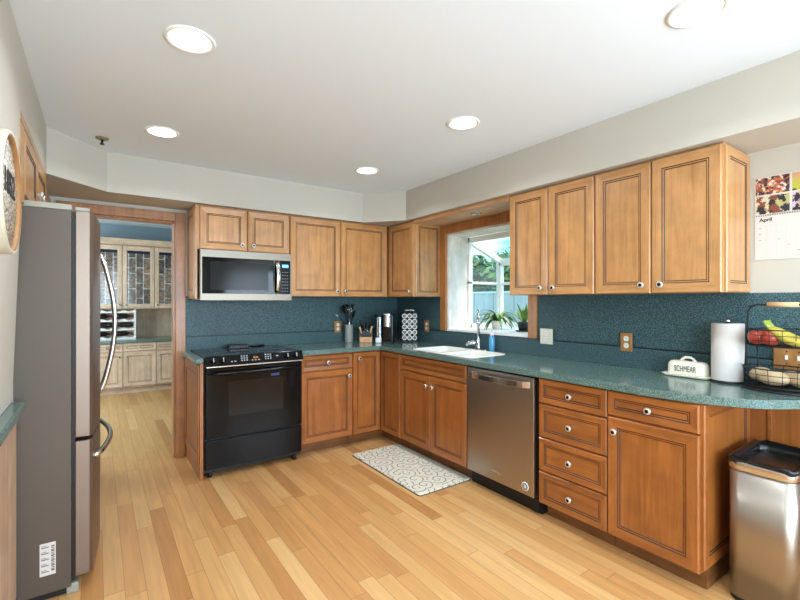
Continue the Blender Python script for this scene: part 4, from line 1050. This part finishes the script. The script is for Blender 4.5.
# wine rack
t = thing('wine_rack', (-2.66, 3.62, .7755), 'white scalloped wine rack on the far teal worktop', 'wine rack')
MB().box(.265, .285, -.15, .15, 0, .44).box(-.285, -.265, -.15, .15, 0, .44).build('side_panel', [WHT], t)
for k in range(4):
    b = MB()
    for y in (-.15, .12):
        pts = [(-.264, .13*k), (.264, .13*k)]+[(.264-.528*q/32, .13*k+.028+.012*math.cos(2*PI*(.264-.528*q/32)/.135)) for q in range(33)]
        b.prism(pts, y, y+.02, axis='y')
    b.build('shelf_rail', [WHT], t)
bot = None
for k in range(3):
    for q in range(2):
        if bot is None:
            bot = thing('wine_bottle', (0, 0, 0), '', 'wine bottle', 0, 'wine bottles in the white rack')
            MB().lathe([(0, .12), (.034, .12), (.036, .11), (.036, -.035), (.015, -.07), (.0145, -.122), (.0, -.122)], seg=16, axis='y').build('glass', [mat('bottle_glass', (38, 22, 18), .12)], bot)
            MB().lathe([(0, -.1235), (.0155, -.1235), (.0155, -.09), (0, -.09)], seg=12, axis='y').build('cap', [mat('bottle_cap', (120, 40, 30), .4)], bot); c = bot
        else: c = copy_tree(bot)
        c.rotation_euler = (0, 0, PI/2 if k % 2 else -PI/2); c.location = (-2.66+(-.132 if q == 0 else .132), 3.55, .7755+.13*k+.017+.061)
        c['label'] = 'dark wine bottle lying on the %s shelf of the white rack, %s' % (['lowest', 'middle', 'top'][k], ['left', 'right'][q])

# ------------------------------------------------------------------ outside the window
g = MB().box(.3, 40, -30, 40, -.5, -.4).build('lawn', [GRASS]); tag(g, 'green lawn outside beyond the window', 'grass', kind='structure'); g.name = 'ground'
t = thing('board_fence', (4.6, 2.0, -.4), 'grey vertical board fence outside the sink window', 'fence', RR)
b = MB()
for k in range(44): b.box(-6.5+.302*k, -6.5+.302*k+.285, -.02+.006*(k % 2), .02, 0, 1.92)
b.build('boards', [FENCE], t)
b = MB().box(-6.5, 6.8, .02, .06, .4, .5).box(-6.5, 6.8, .02, .06, 1.5, 1.6).build('rails', [FENCE], t); MB().box(-6.5, 6.8, -.04, .06, 1.921, 1.96).build('cap_rail', [WHP], t)
t = thing('neighbour_house', (19, 10, -.4), 'neighbouring house with a grey roof behind the fence', 'house')
MB().box(-3, 3, -4.5, 4.5, 0, 2.1).build('walls', [HOUSE], t)
MB().prism([(-3.5, 2.1), (3.5, 2.1), (0, 3.1)], -5, 5, axis='y').build('roof', [ROOFM], t)
for y in (-2.5, 1.5): MB().box(-3.05, -3.0, y-.5, y+.5, .9, 1.8).build('window', [BLKG], t)
def tree(x, y, h, r, label):
    t = thing('leafy_tree', (x, y, -.4), label, 'tree', 0, 'trees outside the window')
    MB().tube([(0, 0, 0), (.1, 0, h*.35), (0, .1, h*.7)], .14, 8, radii=[.2, .14, .06]).build('trunk', [BARK], t)
    mb = MB()
    for k in range(4200):
        while True:
            p = Vector((random.uniform(-1, 1), random.uniform(-1, 1), random.uniform(-1, 1)))
            if .35 < p.length < 1: break
        p = Vector((p.x*r, p.y*r, h*.62+p.z*h*.45)); s_ = random.uniform(.10, .20)
        a = Vector((random.uniform(-1, 1), random.uniform(-1, 1), random.uniform(-1, 1))).normalized(); c = a.orthogonal().normalized()
        mb.quad(p-a*s_, p-c*s_*.5, p+a*s_, p+c*s_*.5, random.randint(0, 2))
    mb.build('crown', [LEAF2, LEAF, LEAF2], t)
tree(7.7, 6.8, 3.1, 1.55, 'dark leafy tree seen through the left pane of the window')
tree(7.5, 3.75, 3.1, 1.4, 'pale leafy tree behind the fence in the window front pane')
tree(11.3, 6.6, 3.9, 2.2, 'leafy tree standing in front of the neighbouring house')
